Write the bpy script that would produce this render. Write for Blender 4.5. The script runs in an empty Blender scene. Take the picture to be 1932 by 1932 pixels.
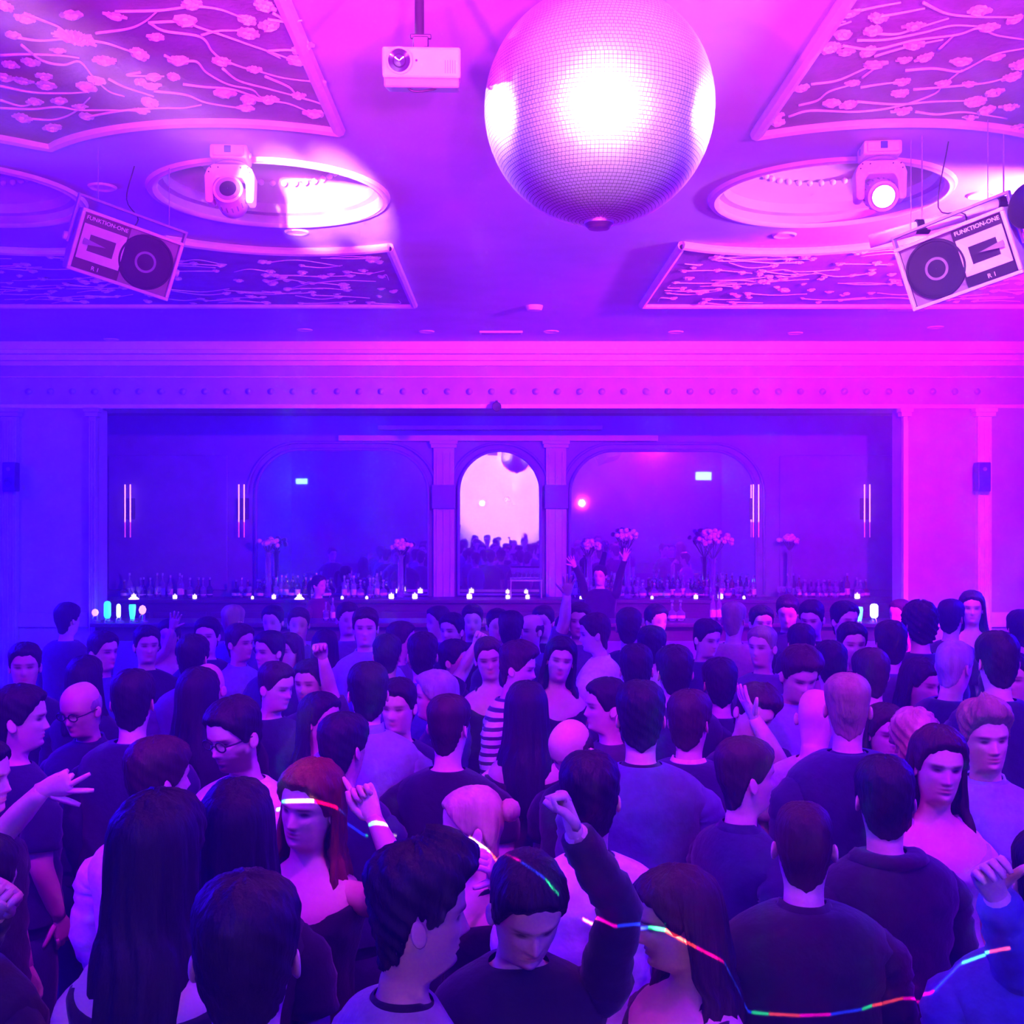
import bpy, bmesh, math, random
import numpy as np
from mathutils import Vector, Matrix, Euler
from mathutils.geometry import delaunay_2d_cdt

random.seed(11)
rng = np.random.default_rng(11)
SC = bpy.context.scene
COL = SC.collection
PI = math.pi
F, PX, PY, HC = 2080.0, 950.0, 966.0, 2.4      # focal length in pixels, principal point, eye height


def W(px, py, d):
    """World point seen at a photograph pixel at depth d metres."""
    return Vector(((px - PX) * d / F, d, HC + (PY - py) * d / F))


def on_ceiling(px, py, z=4.4):
    d = (z - HC) * F / (PY - py)
    return W(px, py, d)


# ------------------------------------------------------------------ camera
cam_data = bpy.data.cameras.new('camera')
cam_data.sensor_width = 36.0
cam_data.lens = 36.0 * F / 1932.0
cam_data.shift_x = (966.0 - PX) / 1932.0
cam_data.clip_start = 0.05
cam = bpy.data.objects.new('camera', cam_data)
cam.location = (0, 0, HC)
cam.rotation_euler = (PI / 2, 0, 0)
COL.objects.link(cam)
SC.camera = cam

# ------------------------------------------------------------------ view, world
SC.view_settings.view_transform = 'Standard'
SC.view_settings.look = 'None'
SC.view_settings.gamma = 1.0
SC.view_settings.use_curve_mapping = False
SC.view_settings.exposure = 0.0
SC.cycles.use_denoising = True
SC.cycles.max_bounces = 6
SC.cycles.diffuse_bounces = 2
SC.cycles.glossy_bounces = 4
SC.cycles.transmission_bounces = 6
SC.cycles.volume_bounces = 0
SC.cycles.use_light_tree = False
SC.cycles.adaptive_threshold = 0.15
SC.cycles.sample_clamp_indirect = 40.0
SC.cycles.caustics_reflective = False
SC.cycles.caustics_refractive = False
world = bpy.data.worlds.new('world')
SC.world = world
world.use_nodes = True
world.node_tree.nodes['Background'].inputs[0].default_value = (0.02, 0.0, 0.2, 1)
world.node_tree.nodes['Background'].inputs[1].default_value = 0.05


# ------------------------------------------------------------------ lights of the room and added fill
def aim(o, target):
    o.rotation_euler = (Vector(target) - o.location).to_track_quat('-Z', 'Y').to_euler()


def spot(name, loc, target, power, color, angle, blend=0.5, radius=0.06):
    l = bpy.data.lights.new(name, 'SPOT')
    l.energy = power
    l.color = color
    l.spot_size = math.radians(angle)
    l.spot_blend = blend
    l.shadow_soft_size = radius
    o = bpy.data.objects.new(name, l)
    o.location = loc
    COL.objects.link(o)
    aim(o, target)
    return o


def area(name, loc, target, power, color, sx, sy):
    l = bpy.data.lights.new(name, 'AREA')
    l.energy = power
    l.color = color
    l.shape = 'RECTANGLE'
    l.size, l.size_y = sx, sy
    o = bpy.data.objects.new(name, l)
    o.location = loc
    COL.objects.link(o)
    aim(o, target)
    return o


BLUE = (0.012, 0.0, 1.0)
VIOLET = (0.44, 0.001, 1.0)
MAGENTA = (0.80, 0.004, 1.0)
PINK = (1.0, 0.045, 1.0)
WHITEPINK = (1.0, 0.32, 1.0)
HAZE = 0.020

# unseen blue lights added for the haze, on side walls and behind the beam
area('blue_haze_fill', (-6.7, 8.6, 3.6), (0.0, 9.4, 2.2), 2300, BLUE, 6.0, 0.8)
area('blue_haze_fill', (6.9, 8.6, 3.6), (0.5, 9.4, 2.2), 2000, BLUE, 6.0, 0.8)
area('recess_haze_fill', (-0.05, 13.72, 3.70), (-0.05, 14.6, 2.9), 330, BLUE, 9.0, 0.12)  # added out of sight to fill the recess haze with blue
# violet front light from the stage bar above and behind the photographer
area('stage_front_wash', (0.4, -1.6, 4.32), (0.2, 6.0, 1.4), 25, VIOLET, 5.0, 0.12)
area('near_haze_fill', (-3.0, -0.8, 4.3), (-0.5, 4.0, 1.2), 370, BLUE, 2.0, 0.12)  # added blue fill for the haze over the nearest people
area('near_haze_fill', (3.6, -0.8, 4.3), (1.0, 4.0, 1.2), 370, BLUE, 2.0, 0.12)  # its added twin on the right
# dance floor lamps under the ceiling, just above the frame
for lx, tx in ((-2.3, -1.6), (0.2, 0.1), (2.6, 2.2)):
    spot('dance_floor_lamp', (lx, 2.2, 4.25), (tx, 4.9, 1.3), 560, VIOLET, 80, 1.0, 0.08)
# pink uplights at the front of the stage: the bright ceiling over the dance floor, the mirror ball, the projector's shadows
for ux in (-1.1, 0.3, 1.7):
    spot('stage_uplight', (ux, 0.2, 2.65), (0.25 + ux * .2, 3.3, 4.4), 1500, PINK, 60, 1.0)
spot('ball_ceiling_fill', (0.3, -1.2, 2.7), (0.3, -0.6, 4.4), 360, (1, .06, 1), 110, 0.8)  # added unseen, brightens the ceiling that the mirror ball reflects
# added unseen spots that whiten the mirror ball from front and both sides
for pl_, pw_ in (((0.3, 0.25, 2.9), 5600), ((-4.7, 5.3, 4.25), 4600), ((5.3, 5.3, 4.25), 4600)):
    spot('ball_fill', pl_, (0.32, 3.7, 3.75), pw_, (1, .62, 1), math.degrees(2 * math.atan(.34 / (Vector(pl_) - Vector((.32, 3.7, 3.75))).length)), 0.12, 0.03)
# wash over the lily panels
spot('panel_wash', (-0.6, 0.0, 2.65), (-1.35, 5.0, 4.4), 900, (1.0, 0.03, 1.0), 50, 1.0)
spot('panel_wash', (2.2, 0.0, 2.65), (3.0, 5.2, 4.4), 1100, (1.0, 0.03, 1.0), 70, 1.0)
spot('magenta_ceiling_fill', (0.1, 0.0, 2.75), (-0.65, 7.2, 4.4), 900, MAGENTA, 30, 1.0)  # added fill to turn the middle of the ceiling more magenta
# pair of unseen spots that light the coffer on the left
for bx_ in (-1.30, -0.98):
    spot('coffer_beam', (-1.0, 1.6, 3.3), (bx_, 7.05, 4.4), 21000, WHITEPINK, 4.8, 0.4)
# magenta wash at the right edge of the frame, behind the loudspeaker
spot('right_wash', (3.35, 6.3, 4.0), (2.2, 12.8, 2.7), 4600, MAGENTA, 86, 0.8)
spot('right_beam', (3.5, 6.5, 3.95), (2.6, 7.4, 4.4), 420, (1, .22, 1), 110, 0.8)
spot('speaker_fill', (1.5, 2.9, 4.3), (2.32, 5.6, 3.68), 900, (1, .30, 1), 17, 0.5)  # added unseen to whiten the front of the right loudspeaker
# stage light behind the photographer on the stage wall (seen in the arched mirror and in the mirror ball)
spot('stage_back_spot', (0.0, -2.6, 4.2), (0.0, -5.5, 3.05), 6500, (1, .46, 1), 62, 0.7)


# the multi-coloured scanning laser over the crowd: one thin line fanned out from above the photographer
def scan_laser(loc, pts, strength):
    l = bpy.data.lights.new('scan_laser', 'SPOT')
    l.energy = 1.0
    l.spot_size = math.radians(75)
    l.spot_blend = 0.05
    l.shadow_soft_size = 0.002
    l.use_nodes = True
    nt = l.node_tree
    N, L = nt.nodes, nt.links
    em = N['Emission']
    geo = N.new('ShaderNodeNewGeometry')
    sep = N.new('ShaderNodeSeparateXYZ')
    L.new(geo.outputs['Incoming'], sep.inputs[0])

    def op(kind, a, b=None):
        n = N.new('ShaderNodeMath')
        n.operation = kind
        for k, x in ((0, a), (1, b)):
            if x is None:
                continue
            if isinstance(x, (int, float)):
                n.inputs[k].default_value = x
            else:
                L.new(x, n.inputs[k])
        return n.outputs[0]
    u = op('DIVIDE', sep.outputs[0], sep.outputs[1])
    v = op('DIVIDE', sep.outputs[2], sep.outputs[1])
    U0, U1, V0, V1 = -0.30, 0.50, -0.60, -0.10
    un = op('DIVIDE', op('SUBTRACT', u, U0), U1 - U0)
    fc = N.new('ShaderNodeFloatCurve')
    cv = fc.mapping.curves[0]
    q = []
    for px, py, d, c in pts:
        w = W(px, py, d) - Vector(loc)
        q.append(((w.x / w.y - U0) / (U1 - U0), (w.z / w.y - V0) / (V1 - V0), c))
    while len(cv.points) < len(q):
        cv.points.new(.5, .5)
    for p, (x, y, c) in zip(cv.points, q):
        p.location = (x, y)
        p.handle_type = 'VECTOR'
    fc.mapping.update()
    L.new(un, fc.inputs['Value'])
    vn = op('DIVIDE', op('SUBTRACT', v, V0), V1 - V0)
    dist = op('ABSOLUTE', op('SUBTRACT', vn, fc.outputs[0]))
    line = op('MAXIMUM', op('SUBTRACT', 1.0, op('DIVIDE', dist, 0.0040)), 0.0)
    rp = N.new('ShaderNodeValToRGB')
    rp.color_ramp.interpolation = 'CONSTANT'
    els = rp.color_ramp.elements
    while len(els) < len(q):
        els.new(.5)
    cols = {'r': (1, .05, .04, 1), 'g': (.02, .8, .25, 1), 'b': (.01, .03, 1, 1), 'm': (1, .0, .55, 1), 'y': (1, .55, .25, 1), '-': (0, 0, 0, 1), 'c': (.1, .8, .8, 1)}
    for e, (x, y, c) in zip(els, sorted(q)):
        e.position = min(max(x, 0), 1)
    for e, (x, y, c) in zip(els, sorted(q)):
        e.color = cols[c]
    L.new(un, rp.inputs['Fac'])
    L.new(rp.outputs[0], em.inputs['Color'])
    L.new(op('MULTIPLY', line, strength), em.inputs['Strength'])
    o = bpy.data.objects.new('scan_laser', l)
    o.location = loc
    COL.objects.link(o)
    aim(o, (loc[0] + .12, loc[1] + 3.0, loc[2] - 1.05))


scan_laser((0.0, 0.0, 2.52), [
    (470, 1530, 2.9, '-'), (518, 1508, 2.9, 'g'), (535, 1503, 2.9, 'y'), (590, 1502, 2.9, 'm'), (632, 1512, 2.9, 'b'), (690, 1562, 3.3, 'g'),
    (706, 1545, 2.95, 'y'), (748, 1552, 2.95, '-'), (885, 1565, 2.9, 'y'), (922, 1590, 2.9, 'r'), (945, 1606, 2.6, 'm'), (980, 1625, 2.6, 'b'),
    (1028, 1660, 2.6, 'g'), (1052, 1690, 2.6, '-'), (1096, 1712, 2.5, 'r'), (1122, 1726, 2.5, 'm'), (1160, 1746, 2.5, 'b'), (1222, 1732, 2.35, 'g'),
    (1255, 1738, 2.35, 'r'), (1310, 1770, 2.35, 'm'), (1366, 1798, 2.35, 'b'), (1412, 1892, 2.5, 'g'), (1445, 1896, 2.5, 'r'), (1505, 1900, 2.5, 'm'),
    (1566, 1898, 2.5, 'b'), (1625, 1888, 2.5, 'g'), (1645, 1880, 2.5, 'r'), (1700, 1866, 2.5, 'm'), (1758, 1868, 2.6, 'b'), (1812, 1812, 2.6, 'c'),
    (1862, 1795, 2.6, 'r'), (1905, 1790, 2.6, '-')], 22000)


# ------------------------------------------------------------------ materials
def mat(name, color, rough=0.6, metal=0.0, var=0.12, scale=8.0, bump=0.0, bscale=60.0, spec=0.4,
        emit=None, estr=0.0, coords='Object', stretch=(1, 1, 1), attr=None, sheen=0.0):
    m = bpy.data.materials.new(name)
    m.use_nodes = True
    nt = m.node_tree
    N, L = nt.nodes, nt.links
    b = N['Principled BSDF']
    b.inputs['Roughness'].default_value = rough
    b.inputs['Metallic'].default_value = metal
    b.inputs['Specular IOR Level'].default_value = spec
    if sheen:
        b.inputs['Sheen Weight'].default_value = sheen
    tc = N.new('ShaderNodeTexCoord')
    mp = N.new('ShaderNodeMapping')
    mp.inputs['Scale'].default_value = stretch
    L.new(tc.outputs[coords], mp.inputs['Vector'])
    nz = N.new('ShaderNodeTexNoise')
    nz.inputs['Scale'].default_value = scale
    nz.inputs['Detail'].default_value = 4.0
    L.new(mp.outputs[0], nz.inputs['Vector'])
    rp = N.new('ShaderNodeValToRGB')
    c = Vector(color[:3])
    rp.color_ramp.elements[0].position = 0.3
    rp.color_ramp.elements[1].position = 0.7
    rp.color_ramp.elements[0].color = (*(c * (1 - var)), 1)
    rp.color_ramp.elements[1].color = (*[min(1, x) for x in (c * (1 + var))], 1)
    L.new(nz.outputs['Fac'], rp.inputs['Fac'])
    if attr:
        at = N.new('ShaderNodeAttribute')
        at.attribute_name = attr
        mx = N.new('ShaderNodeMix')
        mx.data_type = 'RGBA'
        mx.blend_type = 'MULTIPLY'
        mx.inputs[0].default_value = 1.0
        L.new(rp.outputs[0], mx.inputs[6])
        L.new(at.outputs['Color'], mx.inputs[7])
        L.new(mx.outputs[2], b.inputs['Base Color'])
    else:
        L.new(rp.outputs[0], b.inputs['Base Color'])
    if bump > 0:
        n2 = N.new('ShaderNodeTexNoise')
        n2.inputs['Scale'].default_value = bscale
        n2.inputs['Detail'].default_value = 3.0
        L.new(mp.outputs[0], n2.inputs['Vector'])
        bp = N.new('ShaderNodeBump')
        bp.inputs['Strength'].default_value = bump
        bp.inputs['Distance'].default_value = 0.02
        L.new(n2.outputs['Fac'], bp.inputs['Height'])
        L.new(bp.outputs[0], b.inputs['Normal'])
    if emit is not None:
        b.inputs['Emission Color'].default_value = (*emit, 1)
        b.inputs['Emission Strength'].default_value = estr
    return m


def glass_mat(name, color, rough=0.03):
    m = mat(name, color, rough=rough, var=0.05)
    b = m.node_tree.nodes['Principled BSDF']
    b.inputs['Transmission Weight'].default_value = 0.85
    b.inputs['IOR'].default_value = 1.45
    return m


M = {}
M['plaster'] = mat('plaster', (0.50, 0.47, 0.47), 0.75, var=0.06, scale=3, bump=0.05, bscale=30)
M['panel_ground'] = mat('panel_ground', (0.23, 0.19, 0.23), 0.8, var=0.15, scale=6, bump=0.2, bscale=40)
M['relief'] = mat('relief_plaster', (0.88, 0.86, 0.85), 0.55, var=0.06, scale=20, bump=0.1, bscale=80)
M['moulding'] = mat('moulding_plaster', (0.78, 0.74, 0.72), 0.55, var=0.05, scale=10)
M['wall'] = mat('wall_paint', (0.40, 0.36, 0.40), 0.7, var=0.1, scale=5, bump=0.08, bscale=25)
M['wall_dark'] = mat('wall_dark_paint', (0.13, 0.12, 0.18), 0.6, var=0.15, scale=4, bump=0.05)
M['wood_dark'] = mat('dark_wood', (0.06, 0.04, 0.035), 0.4, var=0.3, scale=3, stretch=(1, 1, 12), bump=0.1)
M['floor'] = mat('floor_boards', (0.07, 0.05, 0.05), 0.45, var=0.3, scale=3, stretch=(1, 10, 1))
M['mirror'] = mat('mirror_glass', (0.80, 0.80, 0.82), 0.02, metal=1.0, var=0.03, scale=1.5)
M['white_plastic'] = mat('white_plastic', (0.80, 0.80, 0.80), 0.4, var=0.03)
M['grey_plastic'] = mat('grey_plastic', (0.35, 0.35, 0.36), 0.45, var=0.05)
M['black_plastic'] = mat('black_plastic', (0.02, 0.02, 0.022), 0.4, var=0.1)
M['black_metal'] = mat('black_metal', (0.03, 0.03, 0.03), 0.4, metal=0.6, var=0.1)
M['steel'] = mat('brushed_steel', (0.55, 0.55, 0.56), 0.3, metal=1.0, var=0.1, stretch=(1, 1, 20))
M['lens'] = mat('lens_glass', (0.03, 0.03, 0.05), 0.05, var=0.05, spec=0.8)
M['speaker_paint'] = mat('speaker_paint', (0.30, 0.29, 0.31), 0.55, var=0.1, scale=25, bump=0.15, bscale=120)
M['speaker_rim'] = mat('speaker_rim_paint', (0.62, 0.60, 0.62), 0.5, var=0.05)
M['speaker_cone'] = mat('speaker_cone', (0.02, 0.02, 0.025), 0.85, var=0.1)
M['horn'] = mat('speaker_horn', (0.22, 0.2, 0.22), 0.5, var=0.05)
M['text_white'] = mat('white_print', (0.85, 0.85, 0.85), 0.6, var=0.01)


# ------------------------------------------------------------------ geometry helpers
class MB:
    """Collects vertices and faces; build() links them as ONE mesh object."""

    def __init__(s):
        s.v, s.f, s.n = [], [], 0

    def add(s, v, f):
        v = np.asarray(v, float).reshape(-1, 3)
        s.v.append(v)
        s.f += [tuple(i + s.n for i in q) for q in f]
        s.n += len(v)
        return s

    def box(s, c, size, rot=None):
        h = np.array(size, float) / 2
        v = np.array([[x, y, z] for x in (-1, 1) for y in (-1, 1) for z in (-1, 1)], float) * h
        if rot is not None:
            v = v @ np.array(Euler(rot).to_matrix()).T
        v = v + np.array(c, float)
        return s.add(v, [(0, 1, 3, 2), (4, 6, 7, 5), (0, 4, 5, 1), (2, 3, 7, 6), (0, 2, 6, 4), (1, 5, 7, 3)])

    def box2(s, a, b):
        a, b = np.array(a, float), np.array(b, float)
        return s.box((a + b) / 2, np.abs(b - a))

    def grid(s, P, closed=False, cap0=False, cap1=False):
        """P: rings x segs x 3; closed joins each ring into a loop."""
        P = np.asarray(P, float)
        R, S = P.shape[:2]
        f = []
        for r in range(R - 1):
            for k in range(S if closed else S - 1):
                k2 = (k + 1) % S
                f.append((r * S + k, r * S + k2, (r + 1) * S + k2, (r + 1) * S + k))
        if cap0:
            f.append(tuple(range(S - 1, -1, -1)))
        if cap1:
            f.append(tuple((R - 1) * S + k for k in range(S)))
        return s.add(P.reshape(-1, 3), f)

    def tube(s, pts, rad, segs=8, caps=True):
        pts = np.asarray(pts, float)
        n = len(pts)
        rad = np.full(n, rad) if np.isscalar(rad) else np.asarray(rad, float)
        t = np.gradient(pts, axis=0)
        t /= np.linalg.norm(t, axis=1)[:, None] + 1e-9
        ref = np.array([0, 0, 1.0]) if abs(t[0][2]) < 0.9 else np.array([0, 1.0, 0])
        u = np.cross(t[0], ref)
        u /= np.linalg.norm(u)
        a = np.arange(segs) / segs * 2 * PI
        P = np.zeros((n, segs, 3))
        for i in range(n):
            u = u - t[i] * np.dot(u, t[i])
            u /= np.linalg.norm(u) + 1e-9
            w = np.cross(t[i], u)
            P[i] = pts[i] + rad[i] * (np.cos(a)[:, None] * u + np.sin(a)[:, None] * w)
        return s.grid(P, True, caps, caps)

    def lathe(s, prof, segs=32, c=(0, 0, 0), axis='z', cap=True):
        prof = np.asarray(prof, float)
        a = np.arange(segs) / segs * 2 * PI
        P = np.zeros((len(prof), segs, 3))
        for i, (r, h) in enumerate(prof):
            x, y, z = r * np.cos(a), r * np.sin(a), np.full(segs, h)
            P[i] = np.stack({'z': (x, y, z), 'y': (x, -z, y), 'x': (z, x, y)}[axis], 1)
        P = P + np.array(c, float)
        return s.grid(P, True, cap, cap)

    def prism(s, poly, t):
        """poly: outline in 3D; t: extrusion vector."""
        p = np.asarray(poly, float)
        n = len(p)
        f = [tuple(range(n - 1, -1, -1)), tuple(range(n, 2 * n))]
        f += [(k, (k + 1) % n, n + (k + 1) % n, n + k) for k in range(n)]
        return s.add(np.vstack([p, p + np.array(t, float)]), f)

    def mesh(s, name):
        me = bpy.data.meshes.new(name)
        v = np.vstack(s.v)
        me.from_pydata(v.tolist(), [], s.f)
        bm = bmesh.new()
        bm.from_mesh(me)
        bmesh.ops.recalc_face_normals(bm, faces=bm.faces)
        bm.to_mesh(me)
        bm.free()
        return me

    def build(s, name, m, parent=None, loc=None, rot=None, smooth=False, bevel=0.0):
        me = s.mesh(name)
        return put(name, me, m, parent, loc, rot, smooth, bevel)


def put(name, me, m, parent=None, loc=None, rot=None, smooth=False, bevel=0.0):
    o = bpy.data.objects.new(name, me)
    if m is not None and not me.materials:
        me.materials.append(M[m] if isinstance(m, str) else m)
    COL.objects.link(o)
    if parent is not None:
        o.parent = parent
    if loc is not None:
        o.location = loc
    if rot is not None:
        o.rotation_euler = rot
    if smooth:
        me.polygons.foreach_set('use_smooth', [True] * len(me.polygons))
        if smooth != 'all':
            me.set_sharp_from_angle(angle=math.radians(40))
    if bevel:
        bv = o.modifiers.new('bevel', 'BEVEL')
        bv.width = bevel
        bv.segments = 2
        bv.limit_method = 'ANGLE'
    return o


def empty(name, loc, rz=0.0, rot=None):
    o = bpy.data.objects.new(name, None)
    o.empty_display_size = 0.1
    o.location = loc
    o.rotation_euler = rot if rot is not None else (0, 0, rz)
    COL.objects.link(o)
    return o


def tag(o, label=None, cat=None, group=None, kind=None):
    if label:
        o['label'] = label
    if cat:
        o['category'] = cat
    if group:
        o['group'] = group
    if kind:
        o['kind'] = kind
    return o


def text_mesh(body, size, extrude=0.001):
    cu = bpy.data.curves.new('lettering', 'FONT')
    cu.body = body
    cu.size = size
    cu.extrude = extrude
    cu.align_x = 'CENTER'
    cu.align_y = 'CENTER'
    o = bpy.data.objects.new('lettering_tmp', cu)
    COL.objects.link(o)
    bpy.context.view_layer.update()
    me = bpy.data.meshes.new_from_object(o.evaluated_get(bpy.context.evaluated_depsgraph_get()))
    bpy.data.objects.remove(o)
    return me


def catmull(P, n=6):
    P = [np.array(p, float) for p in P]
    P = [2 * P[0] - P[1]] + P + [2 * P[-1] - P[-2]]
    out = []
    for i in range(1, len(P) - 2):
        for k in range(n):
            t = k / n
            a, b, c, d = P[i - 1], P[i], P[i + 1], P[i + 2]
            out.append(0.5 * (2 * b + (c - a) * t + (2 * a - 5 * b + 4 * c - d) * t * t + (3 * b - a - 3 * c + d) * t ** 3))
    out.append(P[-2])
    return np.array(out)




# ================================================================== THE ROOM
ZC = 4.4                    # ceiling height
XL, XR = -7.0, 7.2          # side walls
YB = 13.0                   # front of the beam over the bar
YW = 15.5                   # back wall of the bar recess
RX0, RX1 = -4.78, 4.69      # opening of the bar recess, left and right edge
BX0, BX1 = -5.75, 5.65      # the recess behind it is wider
DOMES = [(-3.42, 6.95), (-1.47, 6.95), (2.05, 6.95), (3.98, 6.95)]
RD = 0.70                   # opening of a coffer
RA = 1.40                   # radius of the scalloped panel edge around it


def structure(name, mb, m, parent=None, **k):
    o = mb.build(name, m, parent, **k)
    if parent is None:
        o['kind'] = 'structure'
    return o


floor = structure('floor', MB().box2((XL, -5.5, -0.1), (XR, 16.0, 0.0)), 'floor')
stage = structure('floor_stage', MB().box2((-5.5, -5.45, 0.0), (5.5, 0.75, 0.72)), 'wood_dark')
structure('wall_left', MB().box2((XL - 0.2, -5.5, 0), (XL, 13.0, ZC)), 'wall')
structure('wall_right', MB().box2((XR, -5.5, 0), (XR + 0.2, 13.0, ZC)), 'wall')
structure('wall_stage', MB().box2((XL, -5.7, 0), (XR, -5.5, ZC)), 'plaster')

# ceiling with round coffers
outline = [(XL, -5.5), (XR, -5.5), (XR, YB + 0.6), (XL, YB + 0.6)]
pts = [Vector(p) for p in outline]
edges = [(0, 1), (1, 2), (2, 3), (3, 0)]
for cx, cy in DOMES:
    n0 = len(pts)
    for k in range(56):
        a = k / 56 * 2 * PI
        pts.append(Vector((cx + RD * math.cos(a), cy + RD * math.sin(a))))
        edges.append((n0 + k, n0 + (k + 1) % 56))
for gx in np.arange(-6, 7, 2.0):
    for gy in np.arange(-4, 13, 2.0):
        if all(math.hypot(gx - c[0], gy - c[1]) > RD + 0.2 for c in DOMES):
            pts.append(Vector((gx, gy)))
vv, _, ff, _, _, _ = delaunay_2d_cdt(pts, edges, [], 1, 1e-6)
mb = MB()
keep = []
for f in ff:
    c = sum((Vector(vv[i]) for i in f), Vector((0, 0))) / len(f)
    if all(math.hypot(c.x - d[0], c.y - d[1]) > RD * 0.995 for d in DOMES):
        keep.append(tuple(f))
mb.add([(v[0], v[1], ZC) for v in vv], keep)
mb.box2((XL, -5.5, 5.0), (XR, YB + 0.6, 5.1))
ceiling = structure('ceiling', mb, 'plaster')

for cx, cy in DOMES:
    prof = [(RD, 0), (RD - .01, .05), (RD - .05, .06), (RD - .06, .12), (0.58, 0.17), (0.50, 0.21), (0.46, 0.23),
            (0.44, 0.21), (0.42, 0.23), (0.36, 0.27), (0.22, 0.33), (0.08, 0.36), (0.001, 0.36)]
    dome = MB().lathe(prof, 56, (cx, cy, ZC), cap=False).build('coffer_dome', 'plaster', ceiling, smooth=True)
    rim = [(RD - .02, -.004), (RD - .01, -.018), (RD + .01, -.026), (RD + .025, -.018), (RD + .04, -.02), (RD + .05, -.006), (RD + .055, .003)]
    MB().lathe(rim, 56, (cx, cy, ZC), cap=False).build('coffer_rim', 'moulding', ceiling, smooth=True)
    bead = MB().lathe([(0.001, -.022), (.018, -.012), (.022, 0), (.018, .012), (.001, .022)], 8).mesh('bead')
    for k in range(36):
        a = k / 36 * 2 * PI
        put('bead', bead, 'relief', dome, (cx + .43 * math.cos(a), cy + .43 * math.sin(a), ZC + .20), smooth='all')


# ---- relief panels with waterlily vines
def scallop(x, far):
    best = None
    cs = [-5.35] + [d[0] for d in DOMES] + [5.9]
    c = min(cs, key=lambda c: abs(c - x))
    h = math.sqrt(max(0.0, RA * RA - (x - c) ** 2))
    return 6.95 + (h if far else -h)


def petal_flower(nf, seed, spread):
    """A relief blossom hanging below the panel, about 1 unit across."""
    r = random.Random(seed)
    mb = MB()
    for ring, (cnt, ro, rise) in enumerate(((nf, 0.5, 0.10), (nf - 2, 0.30, 0.24))):
        for k in range(cnt):
            a = (k + 0.5 * ring + r.uniform(-.12, .12)) / cnt * 2 * PI
            wd = ro * math.sin(PI / cnt) * 1.15
            rr = ro * r.uniform(0.85, 1.12)
            P = []
            for i, t in enumerate((0.1, 0.55, 1.0)):
                row = []
                for j in (-1, 0, 1):
                    ww = wd * (0.35, 1.0, 0.45)[i] * j
                    z = -rise * (0.3, 1.0, 0.75)[i] - (0.06 if j == 0 else 0.0)
                    x, y = rr * t, ww
                    row.append((x * math.cos(a) - y * math.sin(a), x * math.sin(a) + y * math.cos(a), z))
                P.append(row)
            P = np.array(P)
            mb.grid(P)
            mb.grid(P + np.array([0, 0, 0.05]))
    mb.lathe([(0.001, -.26), (.08, -.22), (.10, -.12), (.12, 0.0)], 7)
    return mb.mesh('flower')


FLOWERS = [petal_flower(6, 1, 0), petal_flower(7, 2, 0), petal_flower(5, 3, 0)]
ROSETTE = petal_flower(18, 5, 0)


ZP = ZC - 0.03


def relief_panel(poly, edge_paths, flowers, vines, side, vr=1.0):
    mb = MB().prism([(x, y, ZP) for x, y in poly], (0, 0, 0.028))
    pan = mb.build('relief_panel', 'panel_ground', ceiling)
    for path in edge_paths:
        m2 = MB()
        p = np.array([(x, y, ZP - 0.012) for x, y in path])
        m2.tube(p, 0.020, 8)
        q = p.copy()
        q[:, 2] += 0.012
        m2.tube(q, 0.034, 8)
        m2.build('panel_moulding', 'moulding', pan, smooth=True)
    for i, (x, y, s, big) in enumerate(flowers):
        me = ROSETTE if big else FLOWERS[i % 3]
        o = put('flower', me, 'relief', pan, (x, y, ZP), (random.uniform(-.15, .15), random.uniform(-.15, .15), random.uniform(0, 6.28)))
        o.scale = (s, s * random.uniform(.8, 1.1), s * (0.55 if big else random.uniform(.75, 1.0)))
    for path in vines:
        p = catmull([(x, y, ZP - 0.010) for x, y in path])
        rad = np.linspace(0.0065, 0.0035, len(p)) * vr
        MB().tube(p, rad, 6).build('vine', 'relief', pan, smooth='all')
    return pan


def cpx(l):
    out = []
    for px, py in l:
        v = on_ceiling(px, py, ZP)
        out.append((v.x, v.y))
    return out


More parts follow.
